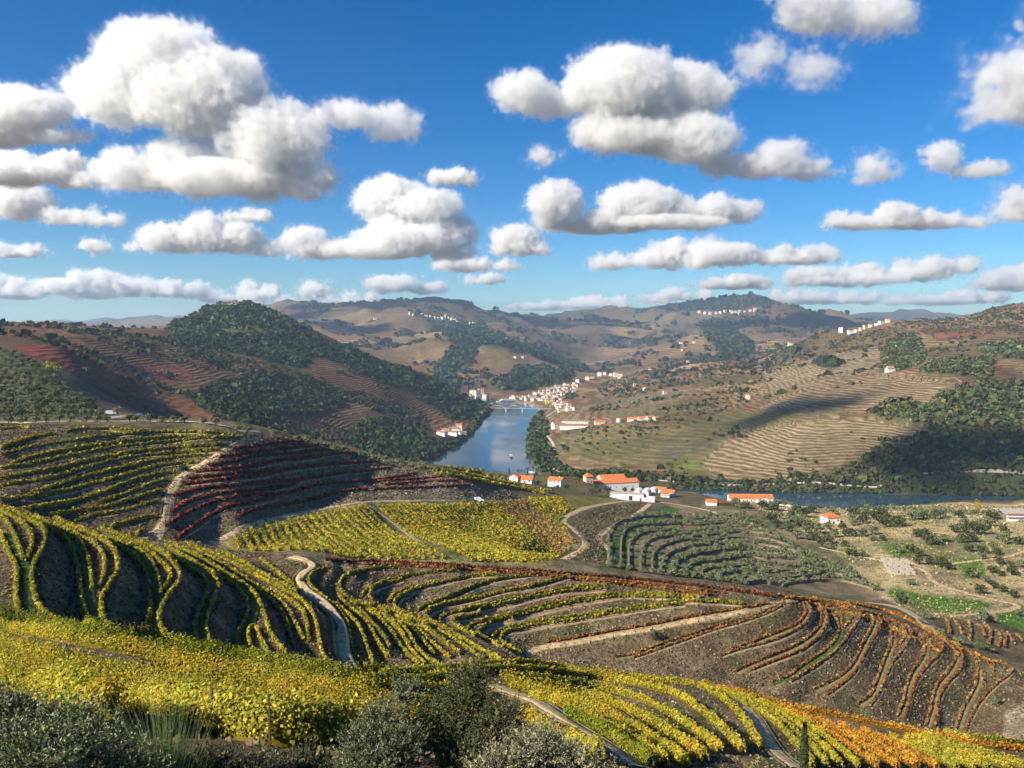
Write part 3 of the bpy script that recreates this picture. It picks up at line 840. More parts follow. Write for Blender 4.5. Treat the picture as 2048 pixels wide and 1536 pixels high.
# near ground
TERR = (.085, .066, .05)
for poly, y0, y1, c_ in (
        ([(-600, 1000), (0, 1010), (300, 1075), (600, 1115), (660, 1150), (720, 1380), (0, 1300), (-600, 1280)], 70, 215, (.125, .084, .05)),
        ([(-600, 845), (0, 845), (520, 862), (560, 880), (400, 960), (300, 1085), (0, 1030), (-600, 1000)], 185, 320, (.095, .07, .048)),
        ([(540, 872), (700, 895), (800, 930), (960, 975), (1100, 985), (960, 1003), (745, 1003), (600, 1028), (430, 1088), (300, 1090), (360, 960), (450, 900)], 200, 470, (.18, .13, .085)),
        ([(600, 1110), (900, 1125), (1560, 1195), (1700, 1205), (2000, 1330), (2600, 1400), (2600, 1500), (1900, 1480), (1000, 1330), (700, 1370)], 118, 262, (.145, .10, .06)),
        ([(425, 1092), (500, 1054), (600, 1029), (715, 1009), (955, 1001), (1120, 988), (1245, 998), (1150, 1026), (1122, 1042), (1165, 1088), (1090, 1133), (560, 1118)], 205, 660, (.21, .185, .05)),
        ([(1090, 1135), (1170, 1085), (1125, 1040), (1290, 1000), (1310, 1010), (1220, 1100), (1230, 1150)], 300, 640, (.10, .08, .05)),
        ([(1200, 1110), (1330, 1010), (1480, 1010), (1640, 1080), (1770, 1200), (1560, 1205), (1200, 1160)], 240, 660, (.19, .145, .085)),
        ([(1480, 1000), (2600, 1000), (2600, 1260), (1850, 1235), (1770, 1200), (1640, 1080)], 255, 800, (.40, .31, .16)),
        ([(830, 930), (1070, 950), (1180, 970), (1130, 990), (960, 975)], 420, 1150, (.12, .105, .035)),
        ([(560, 872), (700, 895), (860, 935), (840, 945), (690, 900)], 350, 620, (.13, .14, .05)),
        ([(-600, 690), (0, 690), (100, 730), (220, 830), (0, 850), (-600, 850)], 320, 760, (.08, .085, .04)),
        ([(-600, 1200), (0, 1220), (700, 1345), (1000, 1320), (1500, 1385), (2600, 1530), (2600, 2400), (-600, 2400)], 2, 122, (.15, .11, .066))):
    r = paint(poly, y0, y1, c_, 0)
colr[zone([(690, 905), (800, 930), (960, 975), (1110, 988), (960, 1001), (760, 1001), (690, 985), (650, 930)], 260, 470)] = (.23, .18, .12)
wp = fbm(XG, YY, 14, 191, 4)
wt = fbm(XG, YY, 6, 291, 3)
nz = (YY < 480) & (YY > 20)
k1 = np.clip((wp - .54) * 7, 0, .65)[..., None] * nz[..., None]
colr = colr * (1 - k1) + np.array((.085, .09, .04)) * k1
k2 = np.clip((wt - .57) * 6, 0, .55)[..., None] * nz[..., None]
colr = colr * (1 - k2) + np.array((.24, .185, .115)) * k2
# green patches and bare patches
jz = zone([(1480, 1000), (2600, 1000), (2600, 1260), (1850, 1235), (1770, 1200), (1640, 1080)], 255, 800)
gn = fbm(XG, YY, 38, 91, 4)
mg = jz & (gn > .53)
colr[mg] = colr[mg] * .45 + np.array((.10, .15, .035)) * .55
for poly in ([(1780, 1175), (1860, 1190), (1960, 1200), (1990, 1215), (1900, 1226), (1830, 1215), (1775, 1192)], [(1760, 1095), (1810, 1085), (1830, 1110), (1790, 1115)], [(1910, 1120), (1960, 1115), (1975, 1150), (1930, 1160)], [(1990, 1225), (2048, 1215), (2048, 1260), (2000, 1250)]):
    r = zone(poly, 250, 800)
    colr[r] = (.075, .16, .02)
iz = zone([(1200, 1110), (1330, 1010), (1480, 1010), (1640, 1080), (1770, 1200), (1560, 1205), (1200, 1160)], 240, 660)
mg = iz & (gn > .55)
colr[mg] = colr[mg] * .4 + np.array((.06, .10, .03)) * .6
for poly in ([(1205, 1110), (1240, 1060), (1330, 1010), (1360, 1020), (1270, 1080), (1235, 1170), (1200, 1160)],):
    r = zone(poly, 240, 660)
    colr[r] = (.05, .095, .022)
# quarry face at the right edge, retaining bank above the lower vineyard
r = zone([(2010, 1425), (2060, 1400), (2200, 1400), (2200, 1500), (2005, 1480)], 120, 260)
colr[r] = (.34, .28, .19)

# terrain is a sheet; smooth the colour edges a little
for _ in range(1):
    q = colr.copy()
    q[1:-1, 1:-1] = (colr[1:-1, 1:-1] * 2 + colr[2:, 1:-1] + colr[:-2, 1:-1] + colr[1:-1, 2:] + colr[1:-1, :-2]) / 6
    colr = q
me = grid_mesh('ground', XG, YY, ZG)
ca = me.color_attributes.new('Col', 'FLOAT_COLOR', 'POINT')
ca.data.foreach_set('color', np.concatenate([colr.reshape(-1, 3), np.ones((colr[..., 0].size, 1))], 1).astype(np.float32).ravel())
for nm, arr in (('stripe', stripe), ('period', period), ('near', near)):
    a_ = me.attributes.new(nm, 'FLOAT', 'POINT')
    a_.data.foreach_set('value', arr.astype(np.float32).ravel())
tag(link('ground', me, M['ground']), 'terraced hillsides, valley slopes and far ridges of the river gorge', None, None, 'structure')
# river
xs = [p_[0] for p_ in RIVER]
me = bpy.data.meshes.new('river')
gx = np.linspace(-420, 1100, 40)
gy = np.linspace(790, 2450, 60)
WX, WY = np.meshgrid(gx, gy)
me = grid_mesh('river', WX, WY, WX * 0)
tag(link('river', me, M['water']), 'wide blue river bending through the valley', None, None, 'structure')

# ------------------------------------------------------------------ leaves and rows
def quads(cen, nor, size, aspect=1.0, jitter=.6, r=rng):
    """leaf cards at cen facing nor (jittered)"""
    n = len(cen)
    nn = nor + r.normal(0, jitter, (n, 3))
    nn /= np.linalg.norm(nn, axis=1)[:, None] + 1e-9
    t = r.normal(0, 1, (n, 3))
    t -= (t * nn).sum(1)[:, None] * nn
    t /= np.linalg.norm(t, axis=1)[:, None] + 1e-9
    b = np.cross(nn, t)
    s = (np.asarray(size) * .5)[:, None] if np.ndim(size) else size * .5
    t = t * s
    b = b * s * aspect
    v = np.stack([cen - t - b * .6, cen + t * .7 - b, cen + t + b * .6, cen - t * .7 + b], 1)
    return v.reshape(-1, 3)


def leaf_mesh(name, v, col, mat, extra=None):
    """v: 4n x 3, col: n x 3; extra: (verts, quads, colour) appended solid parts"""
    n = len(v) // 4
    q = np.arange(4 * n).reshape(n, 4)
    c4 = np.repeat(col, 4, 0)
    if extra is not None:
        ev, eq, ec = extra
        q = np.vstack([q, np.asarray(eq) + len(v)])
        v = np.vstack([v, ev])
        c4 = np.vstack([c4, ec])
    me = bpy.data.meshes.new(name)
    fill_mesh(me, v, q, False)
    ca = me.color_attributes.new('Col', 'FLOAT_COLOR', 'POINT')
    ca.data.foreach_set('color', np.concatenate([np.clip(c4, 0, 1), np.ones((len(c4), 1))], 1).astype(np.float32).ravel())
    me.materials.append(mat)
    return me


def resample(P, ds):
    P = np.asarray(P, float)
    # centripetal-ish smoothing by Catmull-Rom
    out = []
    Q = np.vstack([2 * P[0] - P[1], P, 2 * P[-1] - P[-2]])
    for i in range(len(P) - 1):
        a, b, c, d = Q[i:i + 4]
        n = max(2, int(np.linalg.norm(c - b) / ds) + 1)
        t = np.linspace(0, 1, n, endpoint=False)[:, None]
        out.append(.5 * (2 * b + (c - a) * t + (2 * a - 5 * b + 4 * c - d) * t ** 2 + (3 * b - a - 3 * c + d) * t ** 3))
    out.append(P[-1:])
    return np.vstack(out)


def trace(pts, z0=None, z1=None, blk='', y0=None, y1=None):
    """traced pixel path -> world path lying on the ground"""
    pp = resample(np.array(pts, float), 6)
    if z0 is not None:
        L = np.linspace(0, 1, len(pts))
        W = row_world(pts, z0, z1, blk)
        ye = np.interp(np.linspace(0, 1, len(pp)), L, W[:, 1])
    out = []
    for i, (x, y) in enumerate(pp):
        a, b = (ye[i] * .78, ye[i] * 1.25) if z0 is not None else (y0, y1)
        h = hit(x, y, a, b)
        if h[1] >= b * .995 or h[1] <= a * 1.005:
            if z0 is None:
                continue
            Y = ye[i]
            dx, dy, dz = ray(x, y)
            h = (Y * dx / dy, Y, float(gz(Y * dx / dy, Y)))
        out.append(h)
    W = np.array(out)
    # take out depth jumps
    if len(W) > 4:
        ly = np.log(W[:, 1])
        for _ in range(3):
            ly[1:-1] = (ly[:-2] + 2 * ly[1:-1] + ly[2:]) / 4
        Yn = np.exp(ly)
        W[:, 0] *= Yn / W[:, 1]
        W[:, 1] = Yn
        W[:, 2] = gz(W[:, 0], W[:, 1])
    return W


PAL = {
    'yellow': [(.50, .37, .035), (.42, .35, .04), (.30, .30, .035), (.18, .21, .03), (.46, .27, .035)],
    'gold': [(.54, .39, .035), (.46, .30, .035), (.36, .33, .04), (.17, .20, .03), (.56, .45, .06), (.24, .26, .035)],
    'olive': [(.38, .32, .04), (.27, .27, .035), (.19, .21, .03), (.33, .25, .045), (.44, .37, .05)],
    'green': [(.20, .24, .03), (.13, .18, .02), (.28, .28, .03), (.10, .13, .02), (.36, .30, .03)],
    'red': [(.25, .06, .045), (.20, .05, .038), (.30, .085, .05), (.16, .06, .04), (.24, .085, .045)],
    'rust': [(.34, .13, .04), (.26, .09, .035), (.42, .20, .05), (.20, .085, .04), (.30, .17, .06)],
    'brown': [(.34, .20, .09), (.26, .14, .06), (.40, .25, .11), (.24, .17, .07), (.36, .14, .05)],
    'orange': [(.50, .22, .03), (.42, .15, .03), (.55, .32, .04), (.36, .26, .04), (.30, .11, .03)],
    'maroon': [(.17, .055, .04), (.13, .045, .035), (.22, .07, .045), (.11, .06, .04), (.19, .09, .05)],
}
for k in PAL:
    PAL[k] = np.array(PAL[k])


def pick(palette, X, Y, r=rng, patch=6., mixw=.55):
    """colour per leaf: patches along the row plus leaf-to-leaf scatter"""
    P = PAL[palette]
    n = len(X)
    f = fbm(X, Y, patch, 55, 3) * 1.5 - .25 + r.normal(0, .2, n)
    i = np.clip((np.clip(f, 0, .999) * len(P)).astype(int), 0, len(P) - 1)
    c = P[i] * (1 - mixw * .4) + P[r.integers(0, len(P), n)] * mixw * .4
    return c * r.uniform(.65, 1.25, (n, 1)) * (.72 + .56 * fbm(X, Y, 1.3, 71, 2))[:, None]


NROW = 0


def vine_row(W, palette, label, group, h=1.55, w=.75, cover=1.3, dens=1.0, edge=None, patch=6., posts=False, cat='vine row', lmin=.13, core=True, lk=2.1):
    """one trained vine row along a ground path"""
    global NROW
    W = np.asarray(W)
    if len(W) < 3:
        return None
    seg = np.linalg.norm(np.diff(W[:, :2], axis=0), axis=1)
    ok = np.concatenate([[True], seg > 1e-3])
    W = W[ok]
    seg = np.linalg.norm(np.diff(W[:, :2], axis=0), axis=1)
    L = np.concatenate([[0], np.cumsum(seg)])
    if L[-1] < 3:
        return None
    Ym = float(np.median(W[:, 1]))
    s = max(lmin, lk * Ym / 769)
    n = int(L[-1] * (2 * h + w) * cover * dens / (s * s))
    t = rng.uniform(0, L[-1], n)
    X = np.interp(t, L, W[:, 0])
    Y = np.interp(t, L, W[:, 1])
    Z = np.interp(t, L, W[:, 2])
    i = np.clip(np.searchsorted(L, t) - 1, 0, len(seg) - 1)
    d = np.diff(W[:, :2], axis=0) / seg[:, None]
    d = d[i]
    pr = np.stack([-d[:, 1], d[:, 0]], -1)
    lump = .55 + .85 * fbm(X, Y, 1.5, 12, 3) + rng.normal(0, .06, n)
    thin = vnoise(X / 1.7 + 3.1, Y / 1.7, 29) < .22                       # gaps where a vine has lost its leaves
    lump = np.where(thin & (rng.random(n) < .8), lump * .45, lump)
    a = rng.uniform(-.25, math.pi + .25, n)
    ca, sa = np.cos(a), np.sin(a)
    rad = np.where(rng.random(n) < .1, rng.uniform(1.05, 1.5, n), rng.uniform(.68, 1.06, n))      # a few loose shoots
    off = ca * w * .55 * rad * lump
    hh = .38 * h + np.clip(sa, -.6, 1) * h * .62 * rad * lump
    cen = np.stack([X + pr[:, 0] * off, Y + pr[:, 1] * off, Z + hh], -1)
    nor = np.stack([pr[:, 0] * ca, pr[:, 1] * ca, sa + .15], -1)
    v = quads(cen, nor, s * rng.uniform(.7, 1.35, n), .85, .55)
    col = pick(palette, X, Y, patch=patch)
    extra = None
    if core:
        # solid inner curtain in darkened leaf colour, keeps the row from being see-through
        Wc = W[::max(1, len(W) // 240)]
        if (Wc[-1] != W[-1]).any():
            Wc = np.vstack([Wc, W[-1:]])
        dd = np.gradient(Wc[:, :2], axis=0)
        dd /= np.linalg.norm(dd, axis=1)[:, None] + 1e-9
        m_ = len(Wc)
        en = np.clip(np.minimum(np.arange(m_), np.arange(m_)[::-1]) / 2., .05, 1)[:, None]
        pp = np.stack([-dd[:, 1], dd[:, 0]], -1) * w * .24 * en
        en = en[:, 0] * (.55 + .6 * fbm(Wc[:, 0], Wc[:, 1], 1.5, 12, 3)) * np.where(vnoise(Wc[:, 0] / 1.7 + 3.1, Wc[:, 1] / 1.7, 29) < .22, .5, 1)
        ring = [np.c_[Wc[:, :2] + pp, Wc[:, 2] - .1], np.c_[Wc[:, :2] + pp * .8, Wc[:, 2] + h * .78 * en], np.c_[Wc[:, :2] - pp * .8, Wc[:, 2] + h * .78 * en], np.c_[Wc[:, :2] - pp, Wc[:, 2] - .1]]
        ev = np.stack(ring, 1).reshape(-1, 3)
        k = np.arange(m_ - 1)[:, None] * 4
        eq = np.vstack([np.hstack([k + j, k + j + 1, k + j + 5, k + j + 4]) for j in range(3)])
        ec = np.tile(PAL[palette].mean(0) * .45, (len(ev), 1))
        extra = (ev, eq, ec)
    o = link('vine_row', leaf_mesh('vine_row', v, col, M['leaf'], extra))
    tag(o, label, cat, group)
    NROW += 1
    if edge:
        ribbon_part(o, W, *edge)
    if posts:
        step = max(1, int(len(W) * 6.0 / L[-1]))
        for q in range(0, len(W), step):
            x, y, z = W[q]
            post_part(o, (x + .05, y - .3, z), h + rng.uniform(.0, .25))
    return o


_pm = None


def post_part(parent, loc, hgt):
    global _pm
    if _pm is None:
        _pm = bpy.data.meshes.new('post')
        a = .022
        _pm.from_pydata([(-a, -a, -.2), (a, -a, -.2), (a, a, -.2), (-a, a, -.2), (-a, -a, 1), (a, -a, 1), (a, a, 1), (-a, a, 1)], [], [(0, 1, 5, 4), (1, 2, 6, 5), (2, 3, 7, 6), (3, 0, 4, 7), (4, 5, 6, 7)])
        _pm.materials.append(M['post'])
    o = bpy.data.objects.new('post', _pm)
    COL.objects.link(o)
    o.parent = parent
    o.location = loc
    o.scale = (1, 1, hgt)


def ribbon_mesh(name, W, width, off=0., lift=.1, mat=None, down=None, n=5, ragged=0., flat=False):
    W = np.asarray(W)
    dd = np.gradient(W[:, :2], axis=0)
    dd /= np.linalg.norm(dd, axis=1)[:, None] + 1e-9
    pr = np.stack([-dd[:, 1], dd[:, 0]], -1)
    if down is not None:
        a = W[:, :2] + pr * 1.5
        b = W[:, :2] - pr * 1.5
        sg = np.sign((gz(b[:, 0], b[:, 1]) - gz(a[:, 0], a[:, 1])).sum())   # +1: pr side is lower
        pr = pr * (sg if sg != 0 else 1) * down
    wv = np.full(len(W), width)
    if ragged:
        wv = width * (1 + ragged * (fbm(W[:, 0], W[:, 1], 5, 8, 2) - .5) * 2)
    rows = []
    for t in np.linspace(-.5, .5, n):
        q = W[:, :2] + pr * (off + t * wv)[:, None]
        zc = gz(q[:, 0], q[:, 1]) + lift - (.25 if abs(t) > .49 else 0)
        if flat:
            qc = W[:, :2] + pr * off
            zf = gz(qc[:, 0], qc[:, 1]) + lift
            zc = np.minimum(zc - lift - .4, zf) if abs(t) > .49 else zf
        rows.append(np.c_[q, zc])
    G = np.stack(rows, 1)
    me = grid_mesh(name, G[..., 0], G[..., 1], G[..., 2])
    if mat:
        me.materials.append(mat)
    # face up
    return me


def ribbon_part(parent, W, name, width, off, mat, lift=.2):
    o = link(name, ribbon_mesh(name, W, width, off, lift, M[mat], 1, flat=name in ('grass_strip', 'platform')), None, parent)
    return o


ORD = ['first', 'second', 'third', 'fourth', 'fifth', 'sixth', 'seventh', 'eighth', 'ninth', 'tenth', 'eleventh', 'twelfth', 'thirteenth', 'fourteenth', 'fifteenth', 'sixteenth', 'seventeenth', 'eighteenth', 'nineteenth', 'twentieth']


def ordn(i):
    if i < 20:
        return ORD[i]
    return '%d%s' % (i + 1, {1: 'st', 2: 'nd', 3: 'rd'}.get((i + 1) % 10, 'th') if not 10 < (i + 1) % 100 < 14 else 'th')


cnt = {}
for k, (blk, pts, z0, z1) in enumerate(ROWS):
    i = cnt.get(blk, 0)
    cnt[blk] = i + 1
    W = resample(trace(pts, z0, z1, blk), 1.2 if blk in 'BC' else 2.)
    if blk == 'B':
        inner = k + 1 < len(ROWS) and i in (0, 4, 8, 12, 14)
        vine_row(W, 'olive' if i % 4 else 'yellow', 'yellow-green vine row snaking down the steep terraced slope, %s from the left' % ordn(i), 'snaking vine rows on the steep left slope', 1.0, .46,
                 edge=('grass_strip', 2.0, 1.3, 'grass') if inner else None)
    elif blk == 'C':
        fan = z0 > 133 and z1 == z0
        vine_row(W, 'olive' if i % 3 else 'yellow', ('yellow-green vine row fanning out beside the dirt track, %s from the track' if i < 14 else 'green-gold vine row bending round a hairpin terrace, %s from the track') % ordn(i if i < 14 else i - 14),
                 'vine rows on the hairpin terraces', 1.05, .5, edge=None if i < 14 else ('soil_edge', .7, 1.0, 'soil'))
    elif blk == 'E':
        vine_row(W, 'brown' if i % 3 else 'rust', 'rusty brown vine row curving over the right hillside, %s from the terrace road' % ordn(i), 'rust-brown vine rows on the right hillside', .9, .5,
                 dens=.8, edge=('platform', 1.7, 1.0, 'grass' if i in (21, 18, 7) else 'platform') if i in (1, 3, 5, 7, 11, 13, 17, 20, 22) else ('soil_edge', .55, .6, 'soil'))
    elif blk == 'E2':
        vine_row(W, 'brown', 'short brown vine row beyond the sandy bank, %s from the green tree' % ordn(i), 'short brown rows beyond the sandy bank', 1.0, .6)
    elif blk == 'F':
        vine_row(W, 'olive' if i % 2 else 'yellow', 'yellow-green vine row on the broad terraced shoulder, %s from the top road' % ordn(i), 'yellow vine rows on the left shoulder', 1.3, .65, edge=('soil_edge', .5, 1.0, 'soil') if i % 2 else None)
    elif blk == 'R':
        vine_row(W, 'red' if i % 2 or i > 5 else 'maroon', 'dark red vine row on the terraces right of the white path, %s from the top' % ordn(i), 'red vine rows', 1.2, .9, edge=('soil_edge', .45, 1.0, 'soil') if i % 2 else None)
# traced rows with plain depth ranges


def densify(rows):
    """add a row midway between neighbours of the traced set"""
    out = []
    for a, b in zip(rows, rows[1:] + [None]):
        out.append(a)
        if b is None:
            continue
        A = resample(np.array(a[0], float), 8)
        B = resample(np.array(b[0], float), 8)
        t_ = np.linspace(0, 1, 9)
        f = lambda Q: np.stack([np.interp(t_, np.linspace(0, 1, len(Q)), Q[:, c]) for c in (0, 1)], -1)
        m_ = (f(A) + f(B)) / 2
        if np.abs(f(A)[0] - f(B)[0]).max() < 140:
            out.append(([tuple(q) for q in m_], a[1] if len(out) % 2 else b[1]))
    return out


A_ROWS = [
    ([(0, 1232), (100, 1250), (200, 1270), (350, 1295), (500, 1320), (650, 1347), (730, 1356), (820, 1358), (900, 1352)], 'green'),
    ([(0, 1262), (150, 1288), (300, 1318), (450, 1348), (600, 1374), (720, 1390), (850, 1394), (960, 1384)], 'gold'),
    ([(300, 1340), (450, 1368), (600, 1396), (700, 1410), (860, 1424), (980, 1412)], 'yellow'),
    ([(0, 1300), (150, 1337), (300, 1374), (450, 1407), (600, 1434), (720, 1450), (860, 1462), (990, 1450)], 'gold'),
    ([(0, 1338), (100, 1368), (200, 1400), (300, 1434), (400, 1460), (520, 1487), (680, 1502), (860, 1510), (1010, 1496)], 'gold'),
    ([(0, 1372), (60, 1395), (140, 1430), (220, 1470), (300, 1505), (420, 1536)], 'gold'),
    ([(430, 1440), (560, 1465), (700, 1480), (880, 1486), (1000, 1474)], 'yellow'),
    ([(300, 1480), (420, 1510), (560, 1536)], 'gold'),
    ([(0, 1425), (80, 1465), (170, 1510), (230, 1545)], 'yellow')]
for i, (pts, pal_) in enumerate(densify(A_ROWS[:2]) + A_ROWS[2:]):
    W = resample(trace(pts, y0=16, y1=118), .6)
    vine_row(W, pal_, 'bright yellow vine row on the near slope, %s below its crest' % ordn(i), 'bright yellow vine rows on the near slope', 1.2, .55, cover=1.35, patch=2.2, posts=i in (1, 3, 4, 5), lmin=.072, lk=1.5)
D_ROWS = [
    ([(760, 1362), (850, 1352), (950, 1340), (1040, 1332), (1140, 1342), (1250, 1352), (1380, 1370), (1430, 1392), (1470, 1425), (1500, 1465), (1520, 1500)], 'yellow'),
    ([(860, 1366), (960, 1350), (1060, 1345), (1160, 1357), (1260, 1370), (1345, 1392), (1405, 1430), (1450, 1470), (1485, 1510)], 'yellow'),
    ([(1000, 1358), (1130, 1370), (1230, 1388), (1310, 1416), (1380, 1460), (1440, 1510)], 'gold'),
    ([(1010, 1368), (1120, 1382), (1200, 1402), (1280, 1437), (1350, 1482), (1410, 1527)], 'yellow'),
    ([(1020, 1378), (1110, 1395), (1180, 1418), (1250, 1453), (1320, 1498), (1370, 1537)], 'yellow'),
    ([(1060, 1398), (1120, 1414), (1180, 1442), (1240, 1475), (1300, 1515), (1330, 1540)], 'gold'),
    ([(1130, 1436), (1190, 1464), (1250, 1502), (1300, 1540)], 'green'),
    ([(1040, 1442), (1100, 1470), (1160, 1505), (1210, 1540)], 'yellow')]
for i, (pts, pal_) in enumerate(D_ROWS):
    W = resample(trace(pts, y0=30, y1=128), .8)
    vine_row(W, pal_, 'yellow-green vine row between the two sandy tracks, %s from the crest' % ordn(i), 'yellow vine rows between the two tracks', 1.05, .5, cover=1.35, patch=4, posts=i == 5, lmin=.1, lk=1.7)
O_ROWS = [
    ([(1050, 1316), (1150, 1328), (1300, 1350), (1450, 1376), (1600, 1404), (1750, 1436), (1900, 1474), (2060, 1496), (2200, 1520)], 'olive'),
    ([(1230, 1350), (1350, 1366), (1450, 1384), (1600, 1415), (1750, 1447), (1900, 1484), (2060, 1508), (2200, 1535)], 'orange'),
    ([(1470, 1402), (1540, 1442), (1590, 1492), (1625, 1540)], 'olive'),
    ([(1440, 1386), (1500, 1402), (1580, 1446), (1640, 1494), (1680, 1540)], 'yellow'),
    ([(1500, 1398), (1570, 1422), (1650, 1466), (1720, 1514), (1755, 1540)], 'orange'),
    ([(1560, 1410), (1640, 1438), (1720, 1476), (1800, 1520), (1835, 1540)], 'orange'),
    ([(1620, 1422), (1700, 1450), (1800, 1488), (1880, 1526), (1915, 1542)], 'gold'),
    ([(1680, 1434), (1790, 1468), (1890, 1504), (1980, 1542)], 'gold'),
    ([(1760, 1450), (1880, 1486), (1980, 1516), (2060, 1540)], 'yellow'),
    ([(1880, 1490), (1990, 1522), (2070, 1545)], 'olive')]
for i, (pts, pal_) in enumerate(densify(O_ROWS)):
    W = resample(trace(pts, y0=40, y1=122), .8)
    vine_row(W, pal_, 'orange-gold vine row on the near right slope, %s below its crest' % ordn(i), 'orange vine rows on the near right slope', .9, .34, cover=1.35, patch=4, posts=i == 7, lmin=.1, lk=1.7)
H_ROWS = [
    ([(650, 1122), (800, 1127), (950, 1136), (1100, 1146), (1250, 1158), (1400, 1174), (1550, 1196)], 'maroon'),
    ([(720, 1130), (850, 1135), (1000, 1145), (1150, 1157), (1300, 1171), (1450, 1188)], 'rust'),
    ([(1100, 1155), (1200, 1165), (1320, 1180), (1430, 1193)], 'rust'),
    ([(1570, 1198), (1680, 1206), (1780, 1226), (1860, 1264), (1930, 1300), (1990, 1328)], 'orange'),
    ([(1600, 1208), (1690, 1217), (1780, 1240), (1850, 1277), (1920, 1311)], 'rust'),
    ([(1640, 1219), (1740, 1241), (1820, 1276), (1880, 1305)], 'orange'),
    ([(1450, 1180), (1520, 1187), (1600, 1200), (1680, 1212)], 'rust')]
for i, (pts, pal_) in enumerate(H_ROWS):
    W = resample(trace(pts, y0=185, y1=275), 1.5)
    vine_row(W, pal_, 'red-orange vine row along the crest above the hairpins, %s of the band' % ordn(i), 'red vine rows along the middle crest', 1.0, .8, dens=.7)
for i, pts in enumerate([[(850, 938), (930, 951), (1010, 967), (1100, 986)], [(870, 948), (950, 962), (1030, 977), (1090, 990)], [(890, 938), (980, 950), (1050, 965)]]):
    W = resample(trace(pts, y0=380, y1=1000), 3)
    vine_row(W, ('gold', 'gold', 'olive')[i], 'golden vine row above the river behind the red terraces, %s of three' % ordn(i), 'golden rows above the river', 2.0, 2.6)

# big yellow field on the plateau: straight rows, parallel to its grass path
Gpoly = [(432, 1091), (500, 1057), (600, 1032), (715, 1011), (745, 1007), (940, 1006), (1010, 1001), (1120, 991), (1235, 1000), (1150, 1024), (1118, 1041), (1155, 1085), (1140, 1105), (1090, 1128), (880, 1124), (650, 1118), (560, 1110)]
p0 = np.array(hit(742, 1013, 215, 640)[:2])
p1 = np.array(hit(892, 1122, 225, 640)[:2])
gd = (p0 - p1) / np.linalg.norm(p0 - p1)
gnrm = np.array([-gd[1], gd[0]])
PATHG = (p0, p1)
SR = sorted(float((np.array(hit(x, y, 215, 640)[:2]) - p1) @ gnrm) for x, y in ((1030, 1040), (1100, 1042)))
gi = 0
for s_ in np.arange(-170, 330, 2.9):
    t_ = np.arange(-330, 420, 2.5)
    q = p1 + gnrm * s_ + gd * t_[:, None]
    keep = (q[:, 1] > 205) & (q[:, 1] < 660)
    zq = gz(q[:, 0], np.maximum(q[:, 1], 5))
    px, py = project(q[:, 0], np.maximum(q[:, 1], 5), zq)
    keep &= inpoly(px, py, Gpoly)
    if abs(s_) < 2.2:
        continue
    idx = np.where(keep)[0]
    if len(idx) < 5:
        continue
    runs = np.split(idx, np.where(np.diff(idx) > 2)[0] + 1)
    for rn in runs:
        if len(rn) < 5:
            continue
        W = np.c_[q[rn], zq[rn]]
        pxm, pym = project(*W[len(W) // 2])
        pal_ = 'yellow' if s_ < 0 else ('olive' if gi % 2 else 'yellow')
        if SR[0] < s_ < SR[1]:
            pal_ = 'brown' if gi % 3 else 'olive'
        vine_row(W, pal_, 'straight yellow-green vine row on the sloping plateau field, %s from its left corner' % ordn(gi), 'straight rows of the plateau field', 1.15, 1.4, cover=.9, patch=22, lk=1.8)
        gi += 1

# ------------------------------------------------------------------ tracks and roads


def road(name, label, pts, y0, y1, width, mat, lift=.14, ds=1.5, z=None, ragged=.3, flat=False, verge=False):
    W = resample(trace(pts, *z) if z else trace(pts, y0=y0, y1=y1), ds)
    o = link(name, ribbon_mesh(name, W, width, 0, lift, M[mat], None, 7, ragged, flat))
    tag(o, label, None, None, 'structure')
    if verge:
        link('grass_centre', ribbon_mesh('grass_centre', W, width * .2, 0, lift + .035, M['verge'], None, 3, .6, flat), None, o)
        for sd in (-1, 1):
            link('grass_verge', ribbon_mesh('grass_verge', W, width * .22, sd * width * .5, lift + .03, M['verge'], None, 3, .8, False), None, o)
    return W


W_track = road('dirt_track', 'sandy track winding down between the terraced slopes', PATHS['track'][0], 0, 0, 3.0, 'path', .5, z=(143.2, 143.2), flat=True, verge=True)
road('dirt_track', 'pale path between the yellow and the red terraces', PATHS['hill_path'][0], 0, 0, 3.0, 'path', z=(159, 144), verge=True)
road('dirt_track', 'sandy road along the brown terraces', PATHS['terrace_road'][0], 0, 0, 1.9, 'path', z=(122, 121.5), verge=True)
road('dirt_track', 'track between the yellow rows near the shrubs', [(985, 1372), (1024, 1388), (1075, 1405), (1125, 1438), (1190, 1476), (1250, 1515), (1290, 1540)], 25, 125, 1.9, 'path', ds=.8, verge=True)
road('dirt_track', 'track between the yellow and the orange rows', [(1415, 1378), (1465, 1396), (1505, 1430), (1530, 1470), (1556, 1507), (1600, 1540)], 30, 125, 1.9, 'path', ds=.8, verge=True)
road('grass_path', 'narrow straight path across the plateau field', [(742, 1013), (790, 1048), (840, 1085), (892, 1124)], 215, 640, 2.4, 'soil')
road('dirt_track', 'pale lane along the upper edge of the plateau field', [(425, 1088), (500, 1052), (600, 1027), (715, 1006), (830, 1002), (955, 1001), (1000, 1003)], 200, 560, 2.6, 'path')
road('dirt_track', 'curving lane round the right edge of the plateau field', [(1090, 1134), (1150, 1108), (1172, 1088), (1150, 1060), (1128, 1042), (1150, 1024), (1210, 1008), (1290, 998)], 280, 680, 4.0, 'path')
road('dirt_track', 'lower lane in the gully beside the olive grove', [(1195, 1148), (1222, 1118), (1215, 1095), (1198, 1075), (1230, 1050), (1270, 1030), (1300, 1008)], 280, 660, 4.2, 'path')
road('paved_road', 'road along the top of the yellow terraces', ZF([(-300, 12), (0, 15), (300, 20), (640, 33), (1000, 42), (1400, 58), (1700, 78), (1900, 88)]), 300, 520, 2.4, 'road', ds=4)
